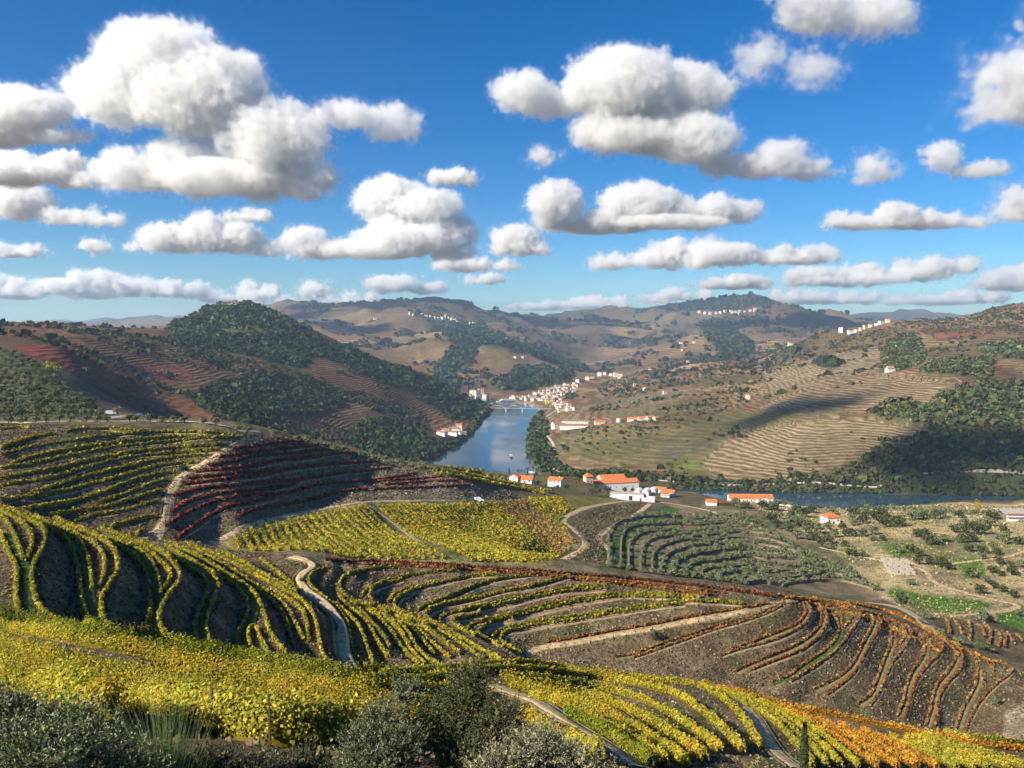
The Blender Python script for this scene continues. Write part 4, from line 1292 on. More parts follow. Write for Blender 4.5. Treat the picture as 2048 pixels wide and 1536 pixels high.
road('dirt_track', 'white farm lane above the top road', [(130, 850), (200, 838), (260, 831), (320, 827)], 380, 620, 5, 'road', ds=3)


def world_road(name, label, pts, width, mat, lift):
    W = resample(np.array([(x, y, 0) for x, y in pts], float), 6.)
    W[:, 2] = gz(W[:, 0], W[:, 1])
    tag(link(name, ribbon_mesh(name, W, width, 0, lift, M[mat], None, 5, .1, True)), label, None, None, 'structure')


rb = z0pts([(1084, 816), (1078, 828), (1064, 845), (1056, 870), (1056, 900), (1062, 925), (1078, 950)])
world_road('paved_road', 'riverside road bending behind the trees on the right bank', [(x + 34 + 9 * math.sin(k * 1.9), y + 6) for k, (x, y) in enumerate(rb)] + [(115, 1040)], 6, 'road', .8)
world_road('paved_road', 'riverside road under the right hill', [(115, 1040), (170, 1000), (250, 972), (340, 956), (480, 944.5), (617, 935), (760, 928), (950, 921)], 3.2, 'road', .9)
road('dirt_track', 'farm track crossing the dry field on the right', [(1640, 1095), (1720, 1112), (1800, 1130), (1848, 1140), (1870, 1165), (1930, 1185), (1990, 1200), (2035, 1212), (1990, 1225), (1900, 1232)], 255, 640, 3.0, 'path', ds=3)
road('dirt_track', 'sandy track climbing to the right edge of the dry field', [(1900, 1128), (1960, 1120), (2010, 1115), (2070, 1095)], 300, 640, 3, 'path', ds=3)
road('dirt_track', 'sandy bank behind the brown terraces', [(1735, 1205), (1790, 1213), (1835, 1235), (1865, 1262), (1890, 1285)], 235, 330, 5.5, 'path', ds=2)
road('dirt_track', 'farm lane from the winery down to the olive grove', [(1310, 1003), (1360, 1010), (1420, 1022), (1470, 1040), (1520, 1052)], 400, 760, 4, 'path', ds=3)
road('gravel_yard', 'gravel parking strip above the river', [(1560, 1010), (1620, 1014), (1700, 1019), (1780, 1023), (1880, 1028), (2000, 1034), (2100, 1036)], 480, 780, 9, 'road', .3, 5)

# ------------------------------------------------------------------ woods (masses) and single trees
def sphere_pts(n, r=rng):
    v = r.normal(0, 1, (n, 3))
    return v / np.linalg.norm(v, axis=1)[:, None]


def crown_cards(P, R, nq, tint, squash=.8, var=.35, r=rng):
    """cards on lumpy crowns: P n x 3 (crown centre), R n"""
    n = len(P)
    d = sphere_pts(n * nq, r).reshape(n, nq, 3)
    d[..., 2] = np.abs(d[..., 2]) * 1.0 - .25
    rad = R[:, None] * r.uniform(.65, 1.08, (n, nq))
    c = P[:, None] + d * rad[..., None] * np.array([1, 1, squash])
    sz = (R[:, None] * r.uniform(.55, .95, (n, nq)) * (20 / nq) ** .5).ravel()
    v = quads(c.reshape(-1, 3), d.reshape(-1, 3), sz, .9, .35, r)
    base = np.array(tint) * np.exp(r.normal(0, var, (n, 1))) * np.array([1, 1, 1]) * (1 + r.normal(0, .12, (n, 3)))
    col = np.repeat(base, nq, 0) * r.uniform(.7, 1.3, (n * nq, 1))
    return v, col


cellA = np.zeros(NV)
cellA[:-1, :-1] = (np.diff(YY, axis=0)[:, :-1]) * (np.diff(XG, axis=1)[:-1])
nw = 0
for nm, poly, y0, y1, r_, dn, tn in WOODS:
    z_ = zone(poly, y0, y1) & (ZG > .9)
    A = cellA * z_
    tot = A.sum()
    if tot < 50:
        print('empty wood', nm)
        continue
    n = int(min(2300, tot * dn / (r_ * r_ * 2.3)))
    if n < 1:
        continue
    ii = rng.choice(A.size, n, p=A.ravel() / tot)
    jv, ju = np.unravel_index(ii, NV)
    Y = YY[jv, ju] * np.exp(rng.uniform(0, .0165, n))
    X = (XG / YY)[jv, ju] * Y + rng.uniform(0, 1, n) * Y * .0022
    Rr = r_ * np.exp(rng.normal(-.12, .32, n)).clip(.4, 1.9) * (1 if dn > .5 else .8)
    Zc = gz(X, Y) + Rr * .45
    nq = 12 if y0 < 1300 and r_ < 6 else 8
    v, col = crown_cards(np.c_[X, Y, Zc], Rr, nq, tn, .85)
    o = link('woodland', leaf_mesh('woodland', v, col, M['needle']))
    tag(o, nm, 'woodland', None, 'stuff')
    nw += n
for nm, y0, y1, thr, rad, n, xlim, tn in (('scattered woods and scrub across the far hills', 2300, 6800, .55, 9., 3000, (600, 1760), (.042, .048, .03)),
                                   ('scattered scrub and hedges over the left hill', 640, 2050, .53, 2.9, 1600, (-60, 960), (.045, .055, .026)),
                                   ('scattered scrub and hedges over the right hill', 950, 2600, .57, 3.0, 1300, (1100, 2150), (.06, .068, .032))):
    dn = fbm(XG, YY, 160 if y0 > 2000 else 70, 301, 4)
    z_ = (YY > y0) & (YY < y1) & (dn > thr) & (ZG > 4) & (PXG > xlim[0]) & (PXG < xlim[1])
    if y0 < 800:
        z_ &= XG < -60
    A = cellA * z_ * np.clip((dn - thr) * 12, .1, 1) / (YY / y0) ** .6
    ii = rng.choice(A.size, n, p=A.ravel() / A.sum())
    jv, ju = np.unravel_index(ii, NV)
    Y = YY[jv, ju] * np.exp(rng.uniform(0, .0165, n))
    X = (XG / YY)[jv, ju] * Y + rng.uniform(0, 1, n) * Y * .0022
    Rr = rad * np.exp(rng.normal(-.25, .4, n)).clip(.3, 2) * np.clip(Y / y0, 1, 2) ** .5
    v, col = crown_cards(np.c_[X, Y, gz(X, Y) + Rr * .4], Rr, 10, tn, .8, .4)
    tag(link('woodland', leaf_mesh('woodland', v, col, M['needle'])), nm, 'woodland', None, 'stuff')

# steep wooded bank between the river road and the water
n = 1300
fs = np.array([(70, 1035), (150, 985), (240, 960), (330, 946), (480, 936), (617, 927), (1000, 915)])
X = rng.uniform(200, 900, n)
Y = np.interp(X, fs[:, 0], fs[:, 1]) + rng.uniform(-9, 24, n)
Rr = rng.uniform(1.6, 3.6, n)
v, col = crown_cards(np.c_[X, Y, np.maximum(gz(X, Y), .3) + Rr * .35], Rr, 16, (.055, .065, .03), .9, .3)
tag(link('woodland', leaf_mesh('woodland', v, col, M['needle'])), 'trees clinging to the steep bank below the river road', 'woodland', None, 'stuff')

# dry brush on the terrace banks and field grass tufts
def tufts(name, label, poly, y0, y1, n, size, tints, hgt=.35, aspect=1.2):
    z_ = zone(poly, y0, y1) & (ZG > .9)
    A = cellA * z_ / np.maximum(YY, 60) ** 1.3
    tot = A.sum()
    ii = rng.choice(A.size, n, p=A.ravel() / tot)
    jv, ju = np.unravel_index(ii, NV)
    Y = YY[jv, ju] * np.exp(rng.uniform(0, .007, n))
    X = (XG / YY)[jv, ju] * Y + rng.uniform(0, 1, n) * Y * .0022
    s = np.maximum(size, 1.5 * Y / 769) * rng.uniform(.5, 1.3, n)
    c_ = np.c_[X, Y, gz(X, Y) + s * hgt]
    nor = np.c_[rng.normal(0, .5, n), rng.normal(-.3, .5, n), np.full(n, .8)]
    v = quads(c_, nor, s, aspect, .5)
    T = np.array(tints)
    f = np.clip(fbm(X, Y, 9, 66, 3) * 1.6 - .3 + rng.normal(0, .15, n), 0, .999)
    col = T[(f * len(T)).astype(int)] * rng.uniform(.55, 1.4, (n, 1))
    o = link(name, leaf_mesh(name, v, col, M['needle']))
    tag(o, label, 'brush', None, 'stuff')


BR = [(.11, .08, .05), (.16, .12, .068), (.07, .07, .036), (.20, .15, .09), (.05, .06, .025)]
tufts('dry_brush', 'dry brush on the banks of the snaking left terraces', [(-100, 1010), (0, 1015), (300, 1080), (600, 1118), (650, 1150), (710, 1370), (0, 1290), (-100, 1280)], 75, 212, 16000, .28, BR)
tufts('dry_brush', 'dry brush on the banks of the yellow shoulder terraces', [(-100, 845), (0, 850), (520, 868), (400, 960), (300, 1085), (0, 1030)], 185, 320, 9000, .3, BR)
tufts('dry_brush', 'dry brush on the banks of the red terraces', [(540, 872), (700, 895), (800, 930), (960, 975), (1120, 988), (960, 1001), (745, 1001), (600, 1026), (430, 1086), (300, 1088), (360, 960), (450, 900)], 200, 470, 12000, .3, [(.13, .11, .08), (.19, .16, .11), (.09, .085, .05), (.23, .19, .13)])
tufts('dry_brush', 'dry brush on the banks of the hairpin and brown terraces', [(640, 1122), (900, 1128), (1560, 1198), (1700, 1208), (2000, 1330), (2200, 1400), (2200, 1490), (1900, 1475), (1000, 1330), (700, 1365)], 118, 262, 24000, .28, [(.14, .10, .062), (.19, .14, .085), (.10, .085, .042), (.24, .18, .11), (.075, .075, .032)])
tufts('dry_grass', 'dry grass and weeds between the near vine rows', [(-100, 1215), (0, 1225), (700, 1345), (1000, 1322), (1500, 1388), (2200, 1530), (2200, 1800), (-100, 1800)], 8, 122, 20000, .16, [(.20, .16, .08), (.12, .13, .04), (.26, .21, .10), (.16, .11, .06)], .3, 1.6)
tufts('dry_grass', 'dry grass tufts over the pale field on the right', [(1480, 1005), (2200, 1005), (2200, 1260), (1850, 1235), (1770, 1200), (1640, 1080)], 255, 720, 12000, .4, [(.26, .21, .11), (.20, .18, .08), (.30, .235, .13), (.15, .16, .06), (.33, .27, .16)])
tufts('scrub', 'scrub on the bank under the curving lane', [(1090, 1140), (1175, 1095), (1135, 1045), (1200, 1015), (1290, 1004), (1200, 1070), (1215, 1140), (1150, 1150)], 300, 640, 2600, .9, [(.09, .075, .05), (.13, .10, .06), (.07, .08, .035)])


def tree_mesh(name, nq, tint, seed, squash=.85, lobes=7, trunk=True, var=.25, tall=1.0, leaf=1.0, mat='needle'):
    """unit tree: crown radius about 1, standing on z=0"""
    r = np.random.default_rng(seed)
    P = []
    R_ = []
    for i in range(lobes):
        a = r.uniform(0, 6.283)
        q = r.uniform(.15, .62)
        P.append((math.cos(a) * q, math.sin(a) * q, (.75 + r.uniform(-.2, .45)) * tall))
        R_.append(r.uniform(.38, .62))
    P.append((0, 0, .95 * tall))
    R_.append(.6)
    P = np.array(P)
    R_ = np.array(R_)
    k = nq // len(P)
    d = sphere_pts(len(P) * k, r).reshape(len(P), k, 3)
    c_ = P[:, None] + d * (R_[:, None] * r.uniform(.6, 1.05, (len(P), k)))[..., None] * np.array([1, 1, squash])
    v = quads(c_.reshape(-1, 3), d.reshape(-1, 3), leaf * 2.3 / math.sqrt(nq) * r.uniform(.6, 1.3, len(P) * k), .8, .5, r)
    base = np.array(tint) * np.exp(r.normal(0, var * .6, (len(P), 1)))
    col = np.repeat(base, k, 0) * np.exp(r.normal(0, var, (len(P) * k, 1)))
    return leaf_mesh(name, v, col, M[mat]), tall


TRUNK = None


def trunk_mesh():
    global TRUNK
    if TRUNK is None:
        tv = [(math.cos(a * 1.2566 + l) * r_, math.sin(a * 1.2566 + l) * r_, z_) for l, (z_, r_) in enumerate(((-.15, .11), (.35, .08), (.9, .04))) for a in range(5)]
        tq = [(l * 5 + a, l * 5 + (a + 1) % 5, l * 5 + 5 + (a + 1) % 5, l * 5 + 5 + a) for l in range(2) for a in range(5)]
        TRUNK = bpy.data.meshes.new('trunk')
        TRUNK.from_pydata(tv, [], tq)
        TRUNK.materials.append(M['wood'])
    return TRUNK


OLIVE = [tree_mesh('olive_crown', 240, (.15, .17, .085), s, .85, leaf=1.55) for s in (1, 2, 3, 4)]
DARK = [tree_mesh('oak_crown', 280, (.06, .075, .032), s, .9, leaf=1.6) for s in (11, 12, 13)]
BUSHY = [tree_mesh('bush_crown', 260, (.07, .10, .03), s, .85, leaf=1.4) for s in (21, 22)]
YEL = [tree_mesh('autumn_crown', 220, (.42, .34, .05), s, .95, mat='leaf') for s in (31, 32)]
BRT = [tree_mesh('plane_crown', 220, (.10, .16, .035), s, .95, mat='leaf') for s in (41, 42)]


def tree(name, meshes, loc, rad, label, group, cat='tree', sz=1.0):
    me, tall = meshes[int(rng.integers(0, len(meshes)))]
    o = bpy.data.objects.new(name, None)
    COL.objects.link(o)
    o.empty_display_size = .1
    for nm_, m_ in (('crown', me), ('trunk', trunk_mesh())):
        c_ = bpy.data.objects.new(nm_, m_)
        COL.objects.link(c_)
        c_.parent = o
    o.location = (loc[0], loc[1], loc[2] - .05)
    o.rotation_euler = (0, 0, rng.uniform(0, 6.28))
    o.scale = (rad * rng.uniform(.9, 1.1), rad * rng.uniform(.9, 1.1), rad * rng.uniform(.85, 1.1) * sz)
    return tag(o, label, cat, group)


def px_tree(px, py, wpx, y0, y1, meshes, name, label, group, cat='tree', sz=1.0):
    h = hit(px, py, y0, y1)
    return tree(name, meshes, h, wpx * h[1] / FPX * .5, label, group, cat, sz)


# terraced olive grove: dry-stone walls and rows of olive trees
nol = 0
for i in range(12):
    x0 = 1222 + i * 21
    y_ = 1036 + i * 12.2
    xr = min(1480 + (y_ - 1036) * 1.95, 1775)
    bot = min(1172 + (x0 - 1222) * .09, 1196)
    ctrl = [(x0 - 4 + 3 * math.sin(i * 2.1), q) for q in np.arange(bot, y_ + 26, -20)] + [(x0 + 6, y_ + 16), (x0 + 26, y_ + 6), (x0 + 60, y_ + 4 * math.sin(i))]
    n_ = max(2, int((xr - x0 - 60) / 45))
    ctrl += [(x0 + 60 + (xr - x0 - 60) * (q + 1) / n_, y_ + 6 * math.sin(q * 1.1 + i * .8) - 2 + (7 if q == n_ - 1 else 0)) for q in range(n_)]
    if xr - x0 > 150:
        ctrl += [(xr + 12, y_ + 14)]
    pts = resample(np.array(ctrl, float), 5)
    W = trace([tuple(q) for q in pts[::4]], y0=235, y1=700)
    if len(W) > 4:
        W = resample(W, 2.5)
        dd = np.gradient(W[:, :2], axis=0)
        dd /= np.linalg.norm(dd, axis=1)[:, None] + 1e-9
        pr = np.stack([-dd[:, 1], dd[:, 0]], -1) * .45
        hv = 1.0 + .6 * fbm(W[:, 0], W[:, 1], 14, 7, 2)
        g0 = gz(W[:, 0], W[:, 1])
        G = np.stack([np.c_[W[:, :2] + pr, g0 - .5], np.c_[W[:, :2] + pr, g0 + hv], np.c_[W[:, :2] - pr, g0 + hv], np.c_[W[:, :2] - pr, g0 - .5]], 1)
        wm = grid_mesh('terrace_wall', G[..., 0], G[..., 1], G[..., 2])
        wm.polygons.foreach_set('use_smooth', np.zeros(len(wm.polygons), bool))
        tag(link('terrace_wall', wm, M['stone']), 'dry stone terrace wall curving through the olive grove, %s from the top' % ordn(i), 'wall', 'terrace walls of the olive grove')
    L = np.concatenate([[0], np.cumsum(np.hypot(*np.diff(pts, axis=0).T))])
    for kx, l_ in enumerate(np.arange(5, L[-1], 13.5)):
        x2 = np.interp(l_, L, pts[:, 0]) + rng.uniform(-2, 2) + 2
        y2 = np.interp(l_, L, pts[:, 1]) + rng.uniform(-1.5, 1.5)
        if rng.random() < .06:
            continue
        px_tree(x2, y2 - 1, rng.uniform(16, 22) * (1.08 if i > 5 else .9), 235, 720, OLIVE, 'olive_tree', 'silvery olive tree in the terraced grove, %s terrace from the top, %s along it' % (ordn(i), ordn(kx)), 'olive trees of the terraced grove')
        nol += 1
FIELD4 = [(30, 370), (130, 370), (210, 390), (300, 390), (330, 445), (460, 490), (600, 430), (700, 415), (820, 415), (1040, 405), (870, 400), (20, 430), (20, 480), (120, 460), (230, 425), (15, 580), (110, 580), (210, 570), (200, 625), (310, 625), (640, 590), (720, 570), (900, 635), (770, 665), (1090, 555), (1190, 572), (1290, 560), (1000, 550), (1260, 497), (1100, 477), (1350, 487), (1470, 547), (1410, 612), (1490, 612), (1490, 657), (1610, 662), (1380, 712), (1410, 762), (1260, 752), (1150, 732), (1080, 642), (660, 775), (770, 852), (450, 742), (580, 742), (120, 780), (20, 772), (1270, 805), (1430, 852), (1530, 882), (1370, 937), (1450, 962), (1550, 952), (1640, 882), (1300, 1022), (1380, 1085), (1240, 1135), (1460, 1115), (1570, 1168), (1160, 972), (1200, 985), (930, 905), (660, 852), (580, 1055), (1280, 1385), (1340, 1395), (1620, 1345), (720, 1365), (600, 1275), (490, 1235)]
FIELD3 = [(780, 430), (870, 482), (1120, 492), (1220, 442), (1360, 422), (1490, 422), (1340, 482), (1470, 472), (1190, 562), (1320, 592), (1450, 542), (1560, 552), (1650, 562), (1350, 522), (1530, 612), (1650, 622), (1430, 682), (1550, 692), (1630, 692), (1720, 772), (1790, 802), (1860, 662), (1800, 582), (1970, 582), (1990, 652), (1800, 732), (1130, 342), (840, 322), (720, 322), (1040, 342), (1180, 352), (1430, 372), (1600, 372), (1840, 392), (1980, 772), (2030, 862)]
ft = [(1700 + x / 4.8, 950 + y / 4.8) for x, y in FIELD4] + [(1350 + x / 5.85, 960 + y / 5.85) for x, y in FIELD3]
for kf, (x, y) in enumerate(sorted(ft)):
    big = rng.random() < .15
    px_tree(x, y + 2, rng.uniform(19, 27) * (1.35 if big else 1), 255, 760, DARK if rng.random() < .6 else OLIVE, 'field_tree', 'dark round tree standing on the pale dry field, %s from the left' % ordn(kf), 'scattered trees on the dry field')
for i, (x, y, w_) in enumerate([(1885, 1135, 34), (1858, 1128, 24), (1770, 1055, 30), (1790, 1050, 28), (1945, 1085, 26)]):
    px_tree(x, y, w_, 255, 760, DARK, 'oak_tree', 'large dark oak tree on the dry field, %s from the stepped pens' % ordn(i), 'larger oaks on the dry field')
# olive grove on the slope at the left edge
for j in range(12):
    for k in range(17):
        x = -20 + k * 15 + (j % 2) * 7 + rng.uniform(-4, 4)
        y = 700 + j * 11.5 + rng.uniform(-3, 3)
        if x > (y - 690) * 1.55 + 15 or x > 215 or y > 838:
            continue
        px_tree(x, y + 5, rng.uniform(17, 24) * (.72 + j * .028), 330, 780, OLIVE if rng.random() < .8 else DARK, 'hillside_olive', 'olive tree in the grove at the left edge, %s row down, %s from left' % (ordn(j), ordn(k)), 'olive trees at the left edge')
for i, (x, y) in enumerate([(50, 832), (135, 832), (210, 842), (270, 837), (350, 837), (415, 837), (505, 842), (570, 842), (630, 842), (760, 848), (800, 853), (880, 853), (950, 853), (1020, 853), (1080, 858), (1190, 862), (1260, 864), (1390, 878), (1450, 884), (1600, 905), (1740, 940), (1800, 944), (1880, 950)]):
    px_tree(x / 2.926, 560 + y / 2.926 + 3, rng.uniform(18, 25), 300, 560, OLIVE, 'roadside_olive', 'round olive tree lining the top road, %s from the left' % ordn(i), 'olive trees along the top road')
for k in range(26):
    t_ = k / 25
    px_tree(575 + 285 * t_ + rng.uniform(-6, 6), 880 + 62 * t_ ** 1.05 + rng.uniform(-4, 6), rng.uniform(12, 18), 340, 720, OLIVE, 'ridge_olive', 'small olive tree on the grassy ridge behind the red terraces, %s from the left' % ordn(k), 'olive trees on the grassy ridge')
for i in range(34):
    px_tree(845 + i * 6.8 + rng.uniform(-3, 3), rng.uniform(940, 962), rng.uniform(9, 14), 420, 1150, OLIVE + DARK, 'low_tree', 'low tree on the plot above the near river shore, %s from the left' % ordn(i), 'trees above the near river shore')
# single trees that stand out
SOLO = [
    (1310, 1279, 22, 140, 240, DARK, 'oak_tree', 'dark small tree on the sandy terrace road', 1.35), (366, 943, 22, 200, 330, DARK, 'oak_tree', 'dark round bush beside the pale hill path', .9),
    (582, 1131, 14, 150, 330, OLIVE, 'bush', 'grey bush at the upper end of the sandy track', .8), (604, 1166, 20, 140, 260, BUSHY, 'bush', 'green bush beside the sandy track', .9), (660, 1137, 14, 150, 260, OLIVE, 'bush', 'grey bush above the first hairpin row', .8),
    (1957, 1300, 34, 220, 330, BRT, 'tree', 'bright green tree by the short brown rows', .9), (1880, 1272, 26, 220, 330, OLIVE, 'olive_tree', 'silvery olive tree below the sandy bank', .9), (1918, 1288, 24, 220, 330, OLIVE, 'olive_tree', 'grey olive tree beside the bright green tree', .9),
    (1845, 1248, 20, 220, 330, OLIVE, 'olive_tree', 'small olive tree on top of the sandy bank', .9), (1980, 1305, 22, 220, 330, OLIVE, 'olive_tree', 'grey olive tree by the lower sandy lane', .9), (1800, 1205, 22, 235, 360, OLIVE, 'olive_tree', 'round olive tree at the head of the green strip', .9), (1822, 1216, 18, 235, 360, OLIVE, 'olive_tree', 'round olive tree beside the green strip', .9),
    (1957, 1026, 24, 480, 800, YEL, 'poplar_tree', 'bright yellow poplar beside the warehouse', 1.35), (1096, 818, 26, 1500, 2400, YEL, 'tree', 'golden tree at the foot of the village by the river', 1.0), (963, 832, 11, 1400, 2300, YEL, 'tree', 'yellow tree on the left river bank', 1.2), (785, 884, 15, 900, 1500, [tree_mesh('pale_crown', 180, (.28, .25, .11), 51)], 'tree', 'pale tree standing in the dark wood by the river', 1.1),
    (1985, 1040, 30, 400, 700, DARK, 'oak_tree', 'dark tree in front of the warehouse', .9), (235, 832, 20, 360, 640, [tree_mesh('bare_crown', 120, (.22, .19, .13), 52)], 'tree', 'pale leafless tree by the white farm lane', 1.3), (105, 745, 40, 400, 760, [tree_mesh('lime_crown', 240, (.22, .24, .03), 53)], 'tree', 'lime-yellow tree in the grove at the left edge', .8),
    (1350, 1143, 13, 300, 420, BRT, 'bush', 'bright green bush in the olive grove', 1.1), (1178, 962, 26, 600, 900, BUSHY, 'tree', 'leafy tree between the two small houses', 1.0), (1100, 988, 20, 500, 860, OLIVE, 'tree', 'silvery tree below the small white house', .8),
    (1215, 984, 15, 560, 820, DARK, 'tree', 'dark round tree before the winery wall, leftmost of three', 1.1), (1250, 985, 14, 560, 820, DARK, 'tree', 'dark round tree before the winery wall, middle one', 1.1), (1265, 985, 12, 560, 820, BUSHY, 'tree', 'dark round tree before the winery wall, rightmost of three', 1.3),
    (1215, 995, 26, 520, 760, OLIVE, 'tree', 'grey-green tree above the low white building', .6), (1185, 990, 24, 520, 760, BUSHY, 'tree', 'green tree left of the low white building', .7), (1140, 952, 18, 700, 1050, BRT, 'tree', 'bright green tree behind the winery', 1.6), (1250, 950, 24, 740, 1050, BRT, 'tree', 'pale green tree crown above the winery roof', 1.4),
    (1385, 975, 16, 720, 1000, BRT, 'tree', 'bright green tree right of the winery houses', 1.3), (1395, 985, 15, 680, 950, BRT, 'tree', 'bright green tree beside the farm lane bend', 1.1),
    (1990, 1410, 22, 150, 250, OLIVE, 'bush', 'grey bush on the shaded bank at the right edge', 1.0), (1507, 1560, 60, 40, 75, [tree_mesh('shrub_crown', 700, (.17, .18, .06), 54, leaf=.8)], 'shrub', 'feathery yellow-green shrub beside the lower track', .8)]
for x, y, w_, y0, y1, ms_, nm, lb, sz in SOLO:
    px_tree(x, y, w_, y0, y1, ms_, nm, lb, None, 'bush' if 'bush' in nm or 'shrub' in nm else 'tree', sz)
# bushes round the estate buildings and the far bank
for i in range(46):
    px_tree(1020 + i * 8.7 + rng.uniform(-4, 4), rng.uniform(955, 992), rng.uniform(9, 16), 560, 930, [DARK, BUSHY, OLIVE][int(rng.integers(0, 3))], 'garden_tree', 'small tree in the estate gardens around the winery, %s from the left' % ordn(i), 'garden trees of the estate')
for i in range(40):
    t_ = i / 39
    px_tree(1560 + 480 * t_ + rng.uniform(-4, 4), 1008 + 24 * t_ + rng.uniform(-1, 3), rng.uniform(11, 16), 560, 800, OLIVE, 'shore_tree', 'round tree in the line along the near river shore, %s from the left' % ordn(i), 'tree line along the near river shore')


def cypress(px, py_base, hpx, y0, y1, label, group=None, wd=.16):
    h = hit(px, py_base, y0, y1)
    ht = hpx * h[1] / FPX
    n = 500 if h[1] < 200 else 90
    t_ = rng.uniform(0, 1, n)
    a = rng.uniform(0, 6.283, n)
    prof = np.sin(np.clip(t_ * 1.02 + .06, 0, 1) * math.pi) ** .6 * (1 - t_ * .55)
    rr_ = wd * ht * .55 * prof * rng.uniform(.7, 1.1, n)
    c_ = np.c_[np.cos(a) * rr_, np.sin(a) * rr_, .04 * ht + t_ * ht * .96]
    v = quads(c_, np.c_[np.cos(a), np.sin(a), np.full(n, .5)], ht * (.055 if n > 200 else .11) * rng.uniform(.6, 1.3, n), 1.6, .3)
    col = np.array((.035, .05, .022)) * rng.uniform(.5, 1.6, (n, 1))
    root = link('cypress_tree', None, None, None, h)
    tag(root, label, 'tree', group)
    link('crown', leaf_mesh('crown', v, col, M['needle']), None, root)
    bm = bmesh.new()
    bmesh.ops.create_cone(bm, segments=6, radius1=ht * .02, radius2=ht * .012, depth=ht * .5)
    bmesh.ops.translate(bm, verts=bm.verts, vec=(0, 0, ht * .22))
    me = bpy.data.meshes.new('trunk')
    bm.to_mesh(me)
    bm.free()
    link('trunk', me, M['wood'], root)
    return root


cypress(1607, 1545, 106, 45, 80, 'slender dark cypress by the near track', None, .17)
for i, (x, y, hh) in enumerate([(1018, 948, 14), (1036, 952, 13), (1055, 955, 15), (1104, 958, 22), (1120, 958, 18)]):
    cypress(x, y, hh, 500, 1150, 'slim cypress by the near river shore, %s from the left' % ordn(i), 'cypresses by the near river shore', .22)

# ------------------------------------------------------------------ buildings
def bm_obj(name, bm, mat, parent=None, loc=None, smooth=False):
    me = bpy.data.meshes.new(name)
    bmesh.ops.recalc_face_normals(bm, faces=bm.faces)
    bm.to_mesh(me)
    bm.free()
    if smooth:
        me.polygons.foreach_set('use_smooth', np.ones(len(me.polygons), bool))
    return link(name, me, M[mat] if isinstance(mat, str) else mat, parent, loc)


def add_box(bm, x0, x1, y0, y1, z0, z1):
    v = [bm.verts.new(p_) for p_ in ((x0, y0, z0), (x1, y0, z0), (x1, y1, z0), (x0, y1, z0), (x0, y0, z1), (x1, y0, z1), (x1, y1, z1), (x0, y1, z1))]
    for f in ((0, 3, 2, 1), (4, 5, 6, 7), (0, 1, 5, 4), (1, 2, 6, 5), (2, 3, 7, 6), (3, 0, 4, 7)):
        bm.faces.new([v[i] for i in f])


def box_part(name, parent, mat, *b):
    bm = bmesh.new()
    add_box(bm, *b)
    return bm_obj(name, bm, mat, parent)


def root_at(name, label, cat, loc, rz=0, group=None):
    o = link(name, None, None, None, loc)
    o.rotation_euler = (0, 0, rz)
    return tag(o, label, cat, group)


def body(bm, w, d, h, rh, x=0, y=0, gable=True, base=-2.5):
    """house body, ridge along local x; gable walls included"""
    a, b = w / 2, d / 2
    pts = [(-a, -b, base), (a, -b, base), (a, b, base), (-a, b, base), (-a, -b, h), (a, -b, h), (a, b, h), (-a, b, h)]
    if gable:
        pts += [(-a, 0, h + rh), (a, 0, h + rh)]
    v = [bm.verts.new((p_[0] + x, p_[1] + y, p_[2])) for p_ in pts]
    F = [(0, 3, 2, 1), (0, 1, 5, 4), (2, 3, 7, 6)]
    F += [(1, 2, 6, 9, 5), (3, 0, 4, 8, 7)] if gable else [(1, 2, 6, 5), (3, 0, 4, 7), (4, 5, 6, 7)]
    for f in F:
        bm.faces.new([v[i] for i in f])


def roof_slabs(bm, w, d, h, rh, x=0, y=0, ov=.5, th=.25, hip=0.):
    a, b = w / 2 + ov, d / 2 + ov
    e = h - rh * ov / (d / 2)
    hp = hip * d / 2
    for s in (-1, 1):
        lo = [(-a, s * b, e), (a, s * b, e), (a - hp, 0, h + rh), (-a + hp, 0, h + rh)]
        v = [bm.verts.new((p_[0] + x, p_[1] + y, p_[2] + .02)) for p_ in lo] + [bm.verts.new((p_[0] + x, p_[1] + y, p_[2] + .02 + th)) for p_ in lo]
        for f in ((0, 1, 2, 3), (4, 5, 6, 7), (0, 1, 5, 4), (1, 2, 6, 5), (2, 3, 7, 6), (3, 0, 4, 7)):
            bm.faces.new([v[i] for i in f])
    if hip:
        for s in (-1, 1):
            v = [bm.verts.new((p_[0] + x, p_[1] + y, p_[2])) for p_ in ((s * a, -b, e + th), (s * a, b, e + th), (s * (a - hp), 0, h + rh + th))]
            bm.faces.new(v)


